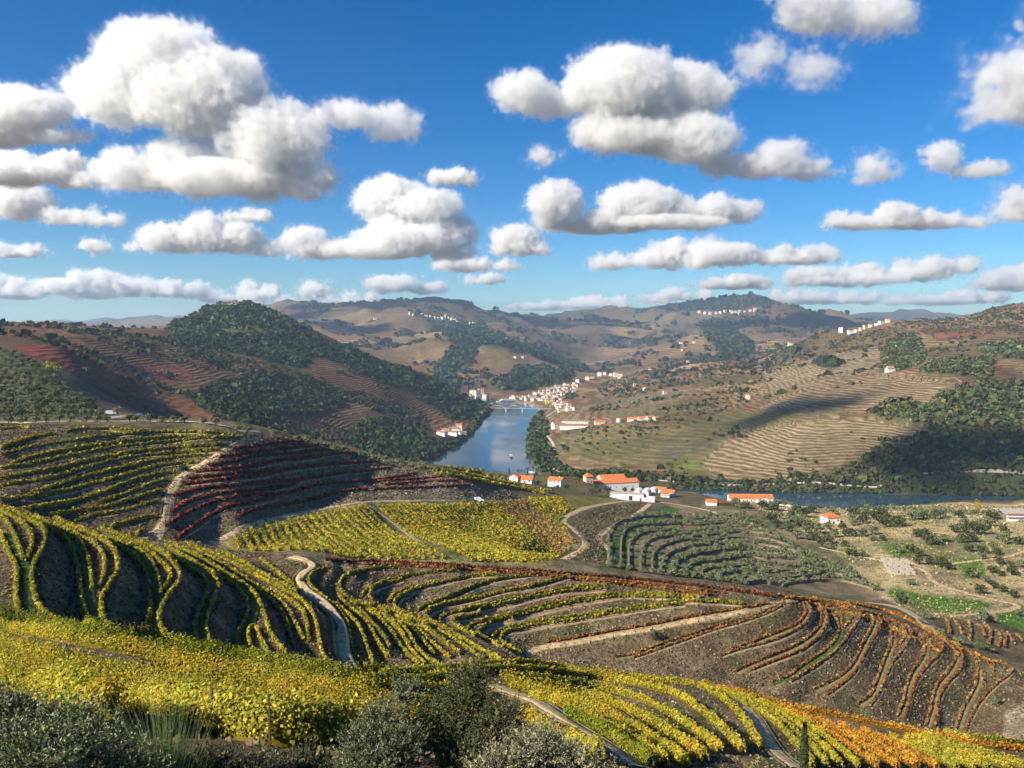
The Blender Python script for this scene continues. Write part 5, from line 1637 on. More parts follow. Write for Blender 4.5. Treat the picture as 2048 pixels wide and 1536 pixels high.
def house(name, label, loc, w, d, h, rh, rz, wall='wall', tile='tile', win=(4, 1), door=True, hip=0., group=None, cat='house', chimney=False):
    root = root_at(name, label, cat, loc, rz, group)
    bm = bmesh.new()
    body(bm, w, d, h, rh, gable=not hip)
    bm_obj('wall', bm, wall, root)
    bm = bmesh.new()
    roof_slabs(bm, w, d, h, rh, hip=hip)
    rf = bm_obj('roof', bm, tile, root)
    if chimney:
        box_part('chimney', rf, wall, w * .2, w * .2 + .8, -.4, .4, h + rh * .5, h + rh + .9)
    nx, nz = win
    ww = min(1.1, w / (nx * 2.2 + 1))
    for fl in range(nz):
        z0 = (h / nz) * fl + h / nz * .42
        for i in range(nx):
            x = -w / 2 + w * (i + .5) / nx
            if door and fl == 0 and i == nx // 2:
                box_part('door', root, 'timber', x - .6, x + .6, -d / 2 - .06, -d / 2 + .05, 0, 2.2)
                continue
            wn_ = box_part('window', root, 'glass', x - ww / 2, x + ww / 2, -d / 2 - .05, -d / 2 + .05, z0, z0 + min(1.3, h / nz * .4))
    # gable-end windows
    for s in (-1, 1):
        box_part('window', root, 'glass', s * w / 2 - .05, s * w / 2 + .05, -.6, .6, h * .45, h * .45 + 1.1)
    return root


def hb(px, py, Y0=500, Y1=1000):
    h = hit(px, py, Y0, Y1)
    return h


D_ = math.radians
# the winery: two wings and a red porch
loc = hb(1228, 980, 560, 900)
Yw = loc[1]
k = Yw / FPX
root = root_at('winery', 'large white winery with orange tiled wings and red end porch', 'winery', loc, D_(14))
bm = bmesh.new()
body(bm, 96 * k, 15, 17 * k, 3.0)
bm_obj('wall', bm, 'wall', root)
bm = bmesh.new()
roof_slabs(bm, 96 * k, 15, 17 * k, 3.0)
bm_obj('roof', bm, 'tile', root)
bm = bmesh.new()
body(bm, 52 * k, 18, 20 * k, 3.2, 6 * k, 17)
bm_obj('rear_wing', bm, 'cream', root)
bm = bmesh.new()
roof_slabs(bm, 52 * k, 18, 20 * k, 3.2, 6 * k, 17)
bm_obj('rear_roof', bm, 'tile', root)
bm = bmesh.new()
add_box(bm, -48 * k - 7, -48 * k - .02, -7.3, 7.3, -2, 15 * k)
bm_obj('porch', bm, 'rust', root)
for i in range(7):
    x = -36 * k + i * 12 * k
    box_part('window', root, 'glass', x - .5, x + .5, -7.56, -7.45, 4.2, 5.4)
box_part('door', root, 'timber', -14 * k - 1.4, -14 * k + 1.4, -7.57, -7.45, 0, 3.6)
for i in range(5):
    x = -14 * k + i * 10 * k
    box_part('window', root, 'glass', x - .5, x + .5, 7.9, 7.99, 6.5, 7.6)
# chapel-like tower left of it
loc = hb(1176, 965, 620, 900)
house('small_house', 'small cream house with pyramid tile roof left of the winery', loc, 8, 8, 7, 3, D_(20), 'cream', 'tile', (2, 2), True, .95)
loc = hb(1113, 973, 600, 900)
house('cottage', 'white two-storey house with orange roof above the red terraces', loc, 13, 10, 6.5, 2.4, D_(-28), 'wall', 'tile', (3, 2), True, chimney=True)
loc = hb(1048, 972, 560, 900)
house('cottage', 'low white house with orange roof beside the golden rows', loc, 14, 8, 3.2, 2.0, D_(-18), 'wall', 'tile', (4, 1), True)
loc = hb(1031, 968, 560, 900)
house('cottage', 'small orange-roofed annex left of the low white house', loc, 6, 7, 3.6, 1.8, D_(60), 'wall', 'tile', (2, 1), False)
# white modern building with flat roof below the winery
loc = hb(1266, 1000, 480, 760)
k = loc[1] / FPX
root = root_at('flat_building', 'low white flat-roofed building at the end of the plateau field', 'building', loc, D_(-14))
box_part('wall', root, 'wall', -46 * k, 22 * k, -5, 5, -3, 13 * k)
box_part('roof', root, 'concrete', -46 * k + .4, 22 * k - .4, -4.6, 4.6, 13 * k + .003, 13 * k + .2)
box_part('wing', root, 'wall', 22 * k + .02, 44 * k, -7, 3, -3, 8 * k)
box_part('gate', root, 'glass', -7 * k, 0, -5.06, -4.95, 0, 11 * k)
box_part('door', root, 'timber', 14 * k, 18 * k, -5.06, -4.95, 0, 7 * k)
box_part('terrace_wall', root, 'concrete', 8 * k, 40 * k, -12, -11.4, -5, 1.2)
# rounded white sheds and small houses right of the winery
for i, (px, py) in enumerate([(1276, 990), (1292, 990), (1306, 988)]):
    loc = hb(px, py, 560, 860)
    k = loc[1] / FPX
    root = root_at('vaulted_shed', 'white vaulted shed right of the winery, %s from the left' % ordn(i), 'shed', loc, D_(-20), 'vaulted white sheds')
    bm = bmesh.new()
    prof = [(math.cos(a) * 8 * k, max(0, math.sin(a)) * 6 * k + 6 * k) for a in np.linspace(0, math.pi, 11)]
    prof = [(8 * k, -2)] + prof + [(-8 * k, -2)]
    fr_ = [[bm.verts.new((x, y, z)) for x, z in prof] for y in (-7, 7)]
    for a in range(len(prof) - 1):
        bm.faces.new((fr_[0][a], fr_[0][a + 1], fr_[1][a + 1], fr_[1][a]))
    for q in fr_:
        bm.faces.new(q)
    bm_obj('vault', bm, 'wall', root)
    box_part('door', root, 'timber', -1.2, 1.2, -7.07, -6.95, 0, 2.8)
for i, (px, py, w, rz, lb) in enumerate([(1297, 980, 13, 60, 'orange-roofed white house behind the vaulted sheds'), (1322, 986, 10, -25, 'small white house with orange roof right of the vaulted sheds'), (1337, 992, 12, -35, 'white house with orange roof at the lane bend'), (1330, 994, 7, -10, 'tiny tile-roofed annex below the lane bend house')]):
    house('cottage', lb, hb(px, py, 540, 860), w, 7, 4, 1.8, D_(rz), 'wall', 'tile', (3, 1), i < 3)
# the long store by the river and its shed
loc = hb(1500, 1003, 560, 800)
k = loc[1] / FPX
root = root_at('long_house', 'long white house with orange roof and middle gable near the river', 'house', loc, D_(-3))
bm = bmesh.new()
body(bm, 86 * k, 10, 9 * k, 2.6)
bm_obj('wall', bm, 'wall', root)
bm = bmesh.new()
roof_slabs(bm, 86 * k, 10, 9 * k, 2.6)
bm_obj('roof', bm, 'tile', root)
bm = bmesh.new()
body(bm, 7, 9, 9 * k, 2.2, 0, 0)
o = bm_obj('gable_porch', bm, 'wall', root)
o.rotation_euler = (0, 0, math.pi / 2)
o.location = (22 * k, -6.5, 0)
bm = bmesh.new()
roof_slabs(bm, 7, 9, 9 * k, 2.2)
o = bm_obj('porch_roof', bm, 'tile', root)
o.rotation_euler = (0, 0, math.pi / 2)
o.location = (22 * k, -6.5, .05)
for i in range(9):
    x = -38 * k + i * 7.5 * k
    box_part('window', root, 'glass', x - .5, x + .5, -5.06, -4.95, 1.2, 2.6)
loc = hb(1442, 1011, 520, 800)
root = root_at('open_shed', 'open timber shed with small orange roof left of the long house', 'shed', loc, D_(-6))
box_part('wall', root, 'timber', -2, 13, -3, 3, -1, 3)
box_part('roof', root, 'rust', -2.4, 13.4, -3.5, 3.5, 3.003, 3.3)
bm = bmesh.new()
body(bm, 8, 7, 3.6, 1.4, -8, 0)
bm_obj('end_room', bm, 'wall', root)
bm = bmesh.new()
roof_slabs(bm, 8, 7, 3.6, 1.4, -8, 0)
bm_obj('end_roof', bm, 'tile', root)
for i in range(5):
    box_part('post', root, 'wood', -1 + i * 3.3, -.75 + i * 3.3, -3.4, -3.15, -1, 3)
loc = hb(1660, 1046, 450, 700)
house('field_house', 'small white square house with orange hip roof alone on the dry field', loc, 10.5, 9, 5.2, 2.2, D_(12), 'wall', 'tile', (3, 1), True, .95)
# warehouse at the right edge
loc = hb(2035, 1040, 420, 700)
k = loc[1] / FPX
root = root_at('warehouse', 'long white warehouse with red roof edge at the right edge', 'warehouse', loc, D_(-4))
box_part('wall', root, 'wall', -34 * k, 90 * k, -8, 8, -2, 17 * k)
box_part('roof', root, 'concrete', -35 * k, 91 * k, -9, 9, 17 * k + .003, 17 * k + .5)
box_part('roof_edge', root, 'redmetal', -35.4 * k, 91.4 * k, -9.2, -9.01, 17 * k, 17 * k + .55)
box_part('end_wall', root, 'stone', -34 * k - .3, -34 * k - .02, -8, 8, -2, 17 * k)
box_part('gate', root, 'glass', 0, 12 * k, -8.06, -7.95, 0, 11 * k)
box_part('gate', root, 'glass', 34 * k, 46 * k, -8.06, -7.95, 0, 11 * k)
box_part('canopy', root, 'concrete', -34 * k, 90 * k, -9.6, -8.02, 11.4 * k, 11.4 * k + .2)
# stepped stone pens in the dry field
loc = hb(1806, 1150, 330, 560)
k = loc[1] / FPX
root = root_at('stepped_pens', 'stepped pale stone pens on the dry field below the farm track', 'pens', loc, D_(-12))
for r_ in range(6):
    for c_ in range(7):
        x = (-24 + c_ * 7.4) * k
        y = r_ * 3.4
        z = .3 + r_ * .55
        box_part('stone_wall', root, 'concrete', x, x + (6.6 if (r_ + c_) % 3 else 3.5) * k, y, y + .5, z - 1.6, z + .55)
        if (r_ + c_) % 2:
            box_part('stone_wall', root, 'concrete', x, x + .45, y + .51, y + 2.8, z - 1.6, z + .35)
# estate group on the far right bank and the white quay houses at the left bank
house('farm_winery', 'long red-roofed farm building on the far right bank', hb(1148, 857, 1000, 1900), 52, 13, 6, 2.6, D_(-6), 'wall', 'tile2', (8, 1), True)
house('farm_winery', 'long dark-roofed farm building behind the red-roofed one', hb(1150, 850, 1000, 1900), 50, 12, 8, 2.2, D_(-6), 'wall', 'stone', (7, 1), False)
house('manor', 'white manor house left of the red-roofed farm building', hb(1116, 856, 1000, 1900), 22, 16, 9, 3, D_(20), 'wall', 'tile2', (4, 2), True)
house('farm_house', 'ochre farm house right of the red-roofed farm building', hb(1200, 848, 1000, 1900), 20, 10, 5, 2, D_(5), 'cream', 'tile', (3, 1), False)
for i, (px, py, w, h_, t_) in enumerate([(884, 871, 20, 6, 'tile2'), (893, 867, 16, 7, 'tile2'), (902, 870, 26, 6, 'stone'), (912, 866, 15, 8, 'tile2'), (918, 860, 12, 10, 'tile'), (908, 862, 18, 6, 'stone'), (925, 870, 12, 5, 'tile2')]):
    house('quay_house', 'white quay house at the foot of the left hill, %s from the left' % ordn(i), hb(px, py, 900, 1800), w, 9, h_, 2.4, D_(-35 + i * 9), 'wall', t_, (3, 1), False, group='white quay houses')
for i, (px, py, w) in enumerate([(1262, 842, 13), (1272, 841, 11), (1285, 840, 16), (1300, 839, 13), (1312, 840, 10), (1240, 843, 10)]):
    house('farm_house', 'farm house of the orange-roofed hamlet across the river, %s of six' % ordn(i), hb(px, py, 1000, 2200), w, 9, 4.5, 2.2, D_(-15 + 11 * i), 'wall' if i % 2 else 'cream', 'tile', (3, 1), False, group='orange-roofed hamlet across the river')


# small far houses: shared meshes, walls and roof in one mesh
def mini_house(seed):
    r = np.random.default_rng(seed)
    bm = bmesh.new()
    w, d, h, rh = 1.0, r.uniform(.6, .9), r.uniform(.6, 1.05), r.uniform(.10, .17)
    body(bm, w, d, h, rh, base=-.6)
    n0 = len(bm.faces)
    roof_slabs(bm, w, d, h, rh, ov=.05, th=.03)
    nf = len(bm.faces)
    for j in range(2):
        x = -.25 + .5 * j
        add_box(bm, x - .07, x + .07, -d / 2 - .012, -d / 2 + .01, h * .4, h * .4 + .2)
    bm.faces.ensure_lookup_table()
    for i, f in enumerate(bm.faces):
        f.material_index = 0 if i < n0 else (1 if i < nf else 2)
    bmesh.ops.recalc_face_normals(bm, faces=bm.faces)
    me = bpy.data.meshes.new('house')
    bm.to_mesh(me)
    bm.free()
    for s in (('wall', 'wall', 'cream')[seed % 3], 'tile2', 'glass'):
        me.materials.append(M[s])
    return me


MINI = [mini_house(i) for i in range(9)]


def mini(px, py, w, y0, y1, label, group, rz=None):
    h = hit(px, py, y0, y1)
    o = bpy.data.objects.new('house', MINI[int(rng.integers(0, 9))])
    COL.objects.link(o)
    o.location = h
    o.scale = (w, w, w * rng.uniform(.75, 1.05))
    o.rotation_euler = (0, 0, rng.uniform(-.7, .7) if rz is None else rz)
    return tag(o, label, 'house', group)


VIL = [(990, 799), (1010, 795), (1040, 796), (1075, 787), (1105, 775), (1145, 768), (1165, 768), (1150, 783), (1135, 790), (1120, 800), (1130, 808), (1150, 822), (1120, 826), (1108, 812), (1085, 803), (1050, 805), (1020, 804)]
vn = 0
vl = []
while vn < 180:
    x, y = rng.uniform(985, 1170), rng.uniform(766, 828)
    if inpoly(np.array([x]), np.array([y]), VIL)[0]:
        h = hit(x, y, 1750, 3200)
        if h[2] < 3:
            vn += 1
            continue
        vl.append((x, y))
        vn += 1
for i, (x, y) in enumerate(sorted(vl)):
    mini(x, y, rng.uniform(6, 10.5), 1750, 3200, 'white house with orange roof in the riverside village, %s from the left' % ordn(i), 'houses of the riverside village')
for i, (x, y) in enumerate([(1155, 765), (1165, 762), (1176, 760), (1185, 757), (1200, 752), (1210, 750), (1222, 752), (1232, 754), (1240, 757), (945, 790), (955, 793), (962, 788), (970, 794), (940, 795)]):
    mini(x, y, rng.uniform(12, 18), 1750, 3400, 'house on the outskirts of the riverside village, %s of the string' % ordn(i), 'houses on the village outskirts')
for i, (x, y) in enumerate(sorted([(820, 629), (826, 631), (845, 632), (852, 633), (860, 634), (868, 637), (884, 638), (890, 640), (897, 638), (903, 641), (909, 643), (915, 645), (921, 648), (940, 649), (948, 651), (905, 638), (893, 636), (878, 640)])):
    mini(x, y, rng.uniform(12, 20), 2600, 6200, 'white house of the village high on the central ridge, %s from the left' % ordn(i), 'village high on the central ridge')
for i, (x, y) in enumerate(sorted([(1398, 626), (1410, 628), (1420, 629), (1432, 628), (1440, 627), (1450, 625), (1462, 624), (1472, 626), (1480, 625), (1490, 624), (1500, 623), (1510, 622), (1465, 628), (1476, 629)])):
    mini(x, y, rng.uniform(15, 24), 3600, 7800, 'house of the village under the far right ridge, %s from the left' % ordn(i), 'village under the far right ridge')
for i, (x, y) in enumerate(sorted([(1700, 667), (1712, 664), (1722, 661), (1730, 658), (1740, 655), (1752, 651), (1762, 648), (1775, 645), (1790, 640), (1682, 664)])):
    mini(x, y, rng.uniform(9, 13), 1800, 3400, 'house of the hamlet strung along the right hill crest, %s from the left' % ordn(i), 'hamlet on the right hill crest')
SCAT = [(1362, 688), (1370, 686), (1378, 684), (1388, 686), (1398, 688), (1405, 680), (1365, 702), (1400, 705), (1412, 722), (1376, 725), (1390, 728), (1420, 725), (1436, 722), (1446, 720), (1362, 730), (1300, 742), (1310, 741), (1318, 745), (1290, 780), (1300, 778), (1320, 786), (1330, 788), (1385, 772), (1395, 770), (1580, 690), (1565, 668), (1600, 655), (1585, 693), (1470, 800), (1482, 800), (1495, 799), (1512, 797), (1406, 806), (1030, 716), (1060, 718), (1068, 720), (1045, 716), (1780, 743), (1945, 630), (1925, 628), (2010, 626), (1660, 742), (1540, 720), (1250, 858), (1240, 768), (1270, 772), (1350, 710), (1345, 715), (700, 652), (725, 650), (760, 655), (750, 640)]
for i, (x, y) in enumerate(sorted(SCAT[::3] + [(1780, 743)])):
    mini(x, y, rng.uniform(8, 12) * (1.4 if y < 700 and x < 1600 else 1), 1000, 6500, 'small white farmhouse scattered on the far slopes, %s from the left' % ordn(i), 'scattered farmhouses on the far slopes')
house('hill_hut', 'white hut at the foot of the oblong wood on the right hill', hb(1780, 744, 1000, 2200), 14, 10, 6, 2, D_(10), 'wall', 'tile2', (2, 1), True)
# hilltop lodge on the cone-shaped hill
h = hit(466, 612, 1300, 2100)
root = root_at('hilltop_lodge', 'brown stone lodge on top of the cone-shaped hill', 'lodge', (h[0], h[1], h[2] - 1), D_(5))
box_part('wall', root, 'cream', -24, 10, -9, 9, -6, 7)
box_part('tower', root, 'stone', -4, 16, -8, 8, 7.003, 12)
box_part('turret', root, 'stone', 2, 9, -4, 4, 12.003, 16)
box_part('roof', root, 'tile2', -25, -4.2, -10, 10, 7.003, 8)
for i in range(6):
    box_part('window', root, 'glass', -22 + i * 5, -20.6 + i * 5, -9.06, -8.95, 2, 4)

# ------------------------------------------------------------------ bridge, boats, cars, poles
z_br = 9.0
a = np.array(at_z(962, 816, z_br))
b = np.array(at_z(1096, 818, z_br))
dirv = b - a
Lb = float(np.linalg.norm(dirv[:2]))
root = root_at('bridge', 'low steel arch bridge crossing the river below the village', 'bridge', (a[0], a[1], 0), math.atan2(dirv[1], dirv[0]))
box_part('deck', root, 'steel', -10, Lb + 10, -3.5, 3.5, z_br, z_br + .9)
for i in range(4):
    box_part('pier', root, 'concrete', Lb * (i + .5) / 4 - 1.6, Lb * (i + .5) / 4 + 1.6, -4.2, 4.2, -6, z_br - .01)
for i in range(3):
    x0 = Lb * (i + .5) / 4
    for s in (-3.6, 3.4):
        bm = bmesh.new()
        n = 10
        pv = None
        for q in range(n + 1):
            t_ = q / n
            x, z = x0 + Lb / 4 * t_, z_br + .9 + 6 * math.sin(math.pi * t_) + .2
            cu = [bm.verts.new((x, s, z - .35)), bm.verts.new((x, s + .2, z - .35)), bm.verts.new((x, s + .2, z + .35)), bm.verts.new((x, s, z + .35))]
            if pv:
                for e in range(4):
                    bm.faces.new((pv[e], pv[(e + 1) % 4], cu[(e + 1) % 4], cu[e]))
            pv = cu
            if 0 < q < n:
                add_box(bm, x - .12, x + .12, s, s + .2, z_br + .9, z - .35)
        bm_obj('arch', bm, 'steel', root)


def hull(w, l, h, taper=.45):
    bm = bmesh.new()
    rings = []
    for t_, s, lift in ((0, .75, 0), (.15, 1, 0), (.65, 1, 0), (.88, .7, .1), (1, .08, .35)):
        y = -l / 2 + l * t_
        rings.append([bm.verts.new(p_) for p_ in ((-w / 2 * s, y, h + lift), (-w / 2 * s * .7, y, -.3), (w / 2 * s * .7, y, -.3), (w / 2 * s, y, h + lift))])
    for a_, b_ in zip(rings, rings[1:]):
        for i in range(3):
            bm.faces.new((a_[i], a_[i + 1], b_[i + 1], b_[i]))
        bm.faces.new((a_[3], a_[0], b_[0], b_[3]))
    bm.faces.new(rings[0])
    bm.faces.new(rings[-1])
    return bm


p_ = at_z(1022, 914, .2)
root = root_at('tour_boat', 'small dark tour boat with white canopy on the river', 'boat', (p_[0], p_[1], 0), D_(8))
bm_obj('hull', hull(4.2, 15, 1.3), 'timber', root)
box_part('cabin', root, 'carpaint_w', -1.5, 1.5, -4.5, 2.5, 1.31, 3.0)
box_part('canopy', root, 'wall', -1.9, 1.9, -5.5, 3.2, 3.6, 3.8)
for s in (-1.7, 1.6):
    for y in (-5.3, -1, 3):
        box_part('canopy_post', root, 'steel', s, s + .12, y, y + .12, 1.3, 3.6)
p_ = at_z(1012, 803, .2)
root = root_at('cruise_boat', 'long white river cruise boat moored by the village', 'boat', (p_[0], p_[1], 0), D_(112))
bm_obj('hull', hull(9, 58, 2.2), 'carpaint_w', root)
box_part('lower_deck', root, 'carpaint_w', -3.8, 3.8, -26, 18, 2.21, 4.9)
box_part('upper_deck', root, 'carpaint_w', -3.4, 3.4, -24, 12, 4.903, 7.2)
box_part('window_band', root, 'glass', -3.86, 3.86, -24, 16, 3.2, 4.2)
p_ = at_z(1064, 948, .2)
root = root_at('moored_boat', 'small white boat moored at the near shore', 'boat', (p_[0], p_[1] + 12, 0), D_(70))
bm_obj('hull', hull(2.6, 9, 1.0), 'carpaint_w', root)
box_part('cabin', root, 'carpaint_w', -.9, .9, -1.5, 1.8, 1.01, 2.1)


def car(label, loc, rz, paint, group=None, van=False):
    root = root_at('van' if van else 'parked_car', label, 'van' if van else 'car', loc, rz, group)
    L_, w, hb_, ht = (5.2, 2.0, 1.25, 2.2) if van else (4.4, 1.8, .85, 1.45)
    bm = bmesh.new()
    pr_ = [(-L_ / 2, .35), (-L_ / 2, hb_), (-L_ / 2 + (.15 if van else .5), hb_ + .05), (-L_ / 2 + (.3 if van else .9), ht), (L_ * .18, ht), (L_ * .32, hb_ + .05), (L_ / 2 - .1, hb_ - .1), (L_ / 2, .6), (L_ / 2, .35)]
    sd = [[bm.verts.new((x, s * w / 2 * (1 if z <= hb_ + .06 else .86), z)) for x, z in pr_] for s in (-1, 1)]
    for i in range(len(pr_)):
        j = (i + 1) % len(pr_)
        bm.faces.new((sd[0][i], sd[0][j], sd[1][j], sd[1][i]))
    for q in sd:
        bm.faces.new(q)
    bm_obj('body', bm, paint, root)
    for s in (-1, 1):
        box_part('side_window', root, 'glass', -L_ * .28, L_ * .2, s * w * .445 - .02, s * w * .445 + .02, hb_ + .15, ht - .12)
        for x in (-L_ * .3, L_ * .3):
            bm = bmesh.new()
            bmesh.ops.create_cone(bm, cap_ends=True, segments=12, radius1=.34, radius2=.34, depth=.22)
            for v in bm.verts:
                v.co = Vector((v.co.x + x, v.co.z + s * (w / 2 - .08), v.co.y + .34))
            bm_obj('wheel', bm, 'rubber', root)
    box_part('windscreen', root, 'glass', L_ * .2, L_ * .23, -w * .36, w * .36, hb_ + .2, ht - .2)
    return root


h = hit(957, 1003, 280, 520)
car('white van parked at the top corner of the plateau field', h, D_(10), 'carpaint_w', None, True)
h = hit(222, 829, 380, 640)
car('white van on the farm lane by the leafless tree', h, D_(15), 'carpaint_w', None, True)
for i, (px, py, pt_) in enumerate([(1563, 1013, 'carpaint_w'), (1577, 1014, 'carpaint_w'), (1594, 1015, 'carpaint_s'), (1609, 1016, 'carpaint_w'), (1630, 1017, 'carpaint_d'), (1643, 1017, 'carpaint_d'), (1657, 1018, 'carpaint_d'), (1672, 1018, 'carpaint_d'), (1686, 1019, 'carpaint_d'), (1698, 1020, 'carpaint_s'), (1730, 1022, 'carpaint_s'), (1745, 1023, 'carpaint_w'), (1832, 1027, 'carpaint_s'), (2040, 1043, 'carpaint_s')]):
    h = hit(px, py, 480, 780)
    car('%s car on the gravel strip above the river, %s from the left' % ({'carpaint_w': 'white', 'carpaint_d': 'dark', 'carpaint_s': 'silver'}[pt_], ordn(i)), (h[0], h[1], h[2] + .35), D_(rng.uniform(-15, 15)), pt_, 'cars on the gravel strip')


def pole(px, py, top, y0, y1, label, arms=1, r_=.14):
    h = hit(px, py, y0, y1)
    ht = (py - top) * h[1] / FPX
    root = root_at('utility_pole', label, 'pole', h, 0, 'utility poles')
    bm = bmesh.new()
    bmesh.ops.create_cone(bm, cap_ends=True, segments=8, radius1=r_, radius2=r_ * .6, depth=ht + .5)
    bmesh.ops.translate(bm, verts=bm.verts, vec=(0, 0, ht / 2 - .25))
    bm_obj('shaft', bm, 'wood', root)
    for i in range(arms):
        box_part('crossarm', root, 'steel', -.9, .9, -.06, .06, ht - .5 - i * .8, ht - .36 - i * .8)
        for x in (-.8, 0, .8):
            box_part('insulator', root, 'concrete', x - .06, x + .06, -.07, .07, ht - .357 - i * .8, ht - .15 - i * .8)


pole(743, 1032, 975, 215, 420, 'tall wooden pole at the edge of the plateau field path')
pole(945, 1009, 980, 270, 520, 'stout pole with box beside the white van', 2, .25)
pole(1457, 1364, 1316, 85, 240, 'thin pole rising behind the orange rows', 0, .06)
pole(14, 985, 930, 195, 300, 'pale thin pole on the yellow terraces at the left edge', 0, .09)
pole(525, 878, 845, 250, 420, 'pole at the junction above the red terraces', 0, .1)
pole(1658, 1470, 1425, 60, 130, 'thin iron post among the orange rows', 0, .05)

# ------------------------------------------------------------------ shrubs at the viewpoint
def shrub(label, lobes, ntwig, nleaf, tints, leaf=(.046, .015), wood=True, seed=1, name='shrub', up=.35, twig=.30, wd=.006):
    """lobes: (photo x, photo y, depth, radius m): leafy twigs fill these volumes; branches rise from the ground below"""
    r = np.random.default_rng(seed)
    C_ = np.array([at(x, y, Y) for x, y, Y, R_ in lobes])
    R_ = np.array([l[3] for l in lobes])
    base = C_.mean(0)
    base[2] = float(gz(base[0], base[1]))
    root = root_at(name, label, 'shrub', tuple(base))
    pr_ = R_ ** 2 / (R_ ** 2).sum()
    li = r.choice(len(R_), ntwig, p=pr_)
    d = sphere_pts(ntwig, r)
    d[:, 2] = d[:, 2] * .8 + .1
    st = C_[li] + d * (R_[li] * r.uniform(.25, .85, ntwig))[:, None]
    dr = d * .8 + np.array([0, 0, up]) + r.normal(0, .35, (ntwig, 3))
    dr /= np.linalg.norm(dr, axis=1)[:, None]
    tl = twig * r.uniform(.5, 1.2, ntwig)
    t_ = r.uniform(.05, 1, (ntwig, nleaf))
    side = r.normal(0, 1, (ntwig, nleaf, 3))
    lf = side + dr[:, None] * 1.1
    lf /= np.linalg.norm(lf, axis=2)[..., None]
    c_ = st[:, None] + dr[:, None] * (tl[:, None] * t_)[..., None] + lf * leaf[0] * .5
    # leaf quads along lf
    lfv = lf.reshape(-1, 3)
    cen = c_.reshape(-1, 3) - base
    n = len(cen)
    rnd_ = r.normal(0, 1, (n, 3))
    b_ = np.cross(lfv, rnd_)
    b_ /= np.linalg.norm(b_, axis=1)[:, None] + 1e-9
    s = r.uniform(.7, 1.3, (n, 1))
    tv = lfv * leaf[0] * .5 * s
    bv = b_ * leaf[1] * .5 * s
    v = np.stack([cen - tv, cen + bv, cen + tv, cen - bv], 1).reshape(-1, 3)
    T = np.array(tints)
    tc = T[r.integers(0, len(T), ntwig)] * r.uniform(.7, 1.3, (ntwig, 1))
    col = np.repeat(tc, nleaf, 0) * r.uniform(.65, 1.35, (n, 1))
    link('foliage', leaf_mesh('foliage', v, col, M['needle']), None, root)
    if wood:
        ev = []
        eq = []
        def stick(p0, p1, r0, r1):
            p0 = np.array(p0); p1 = np.array(p1)
            ax = p1 - p0
            ax = ax / (np.linalg.norm(ax) + 1e-9)
            u = np.cross(ax, [.3, .7, .2]); u /= np.linalg.norm(u)
            w_ = np.cross(ax, u)
            k0 = len(ev)
            for pp, rr_ in ((p0, r0), (p1, r1)):
                for a in range(4):
                    ev.append(pp + (u * math.cos(a * 1.5708) + w_ * math.sin(a * 1.5708)) * rr_)
            for a in range(4):
                eq.append((k0 + a, k0 + (a + 1) % 4, k0 + 4 + (a + 1) % 4, k0 + 4 + a))
        for k_ in range(len(C_)):
            g = C_[k_] - base
            mid = g * .5 + r.normal(0, .12, 3)
            stick((g[0] * .15, g[1] * .15, -.15), mid, .045, .03)
            stick(mid, g, .03, .018)
            for q in range(14):
                e = g + sphere_pts(1, r)[0] * R_[k_] * .75
                stick(mid * .4 + g * .6, e, .014, .004)
        step = max(1, ntwig // 900)
        for q in range(0, ntwig, step):
            stick(st[q] - base, st[q] - base + dr[q] * tl[q], wd, wd * .5)
        me = bpy.data.meshes.new('branches')
        fill_mesh(me, np.array(ev), np.array(eq), True)
        link('branches', me, M['wood'], root)
    return root


GREY = [(.17, .22, .095), (.22, .27, .13), (.11, .15, .06), (.30, .33, .18)]
DKG = [(.07, .09, .04), (.10, .12, .055), (.05, .065, .03), (.15, .155, .08)]
shrub('silvery grey-green shrub filling the lower left corner', [(20, 1465, 8.5, .42), (110, 1480, 8.5, .42), (60, 1540, 7.5, .5), (190, 1530, 8.2, .42), (180, 1470, 9, .26), (-60, 1450, 8.5, .45), (270, 1560, 8, .32)], 2100, 16, GREY, (.046, .015), seed=3)
shrub('dark green shrub at the bottom between the grey shrub and the big dark bush', [(420, 1560, 9, .32), (520, 1570, 9, .36), (330, 1575, 8.5, .3), (610, 1565, 9.5, .34)], 1200, 16, DKG + [(.10, .12, .07)], (.046, .015), seed=4)
shrub('tall dark bush at the bottom centre, taller right crown', [(925, 1410, 13, .5), (945, 1362, 13, .28), (875, 1460, 12.5, .45), (1000, 1450, 12.5, .42), (930, 1530, 12, .6), (1020, 1520, 12, .42)], 2300, 16, DKG, (.046, .015), seed=5)
shrub('grey-green bush left of the tall dark bush', [(765, 1450, 12, .32), (730, 1500, 11.5, .38), (800, 1505, 11.5, .38), (740, 1560, 11, .5), (815, 1390, 13, .2)], 2000, 16, [(.12, .15, .075), (.16, .19, .10), (.085, .11, .05), (.21, .225, .14)], (.046, .015), seed=6)
shrub('pale silvery bush at the bottom right of the dark bush', [(1060, 1525, 10.5, .38), (1140, 1545, 10.5, .34), (1000, 1560, 10, .36), (1200, 1570, 10.5, .26), (1090, 1490, 11, .2)], 1900, 16, [(.22, .23, .13), (.29, .29, .18), (.16, .17, .09), (.36, .34, .22)], (.046, .015), seed=7)
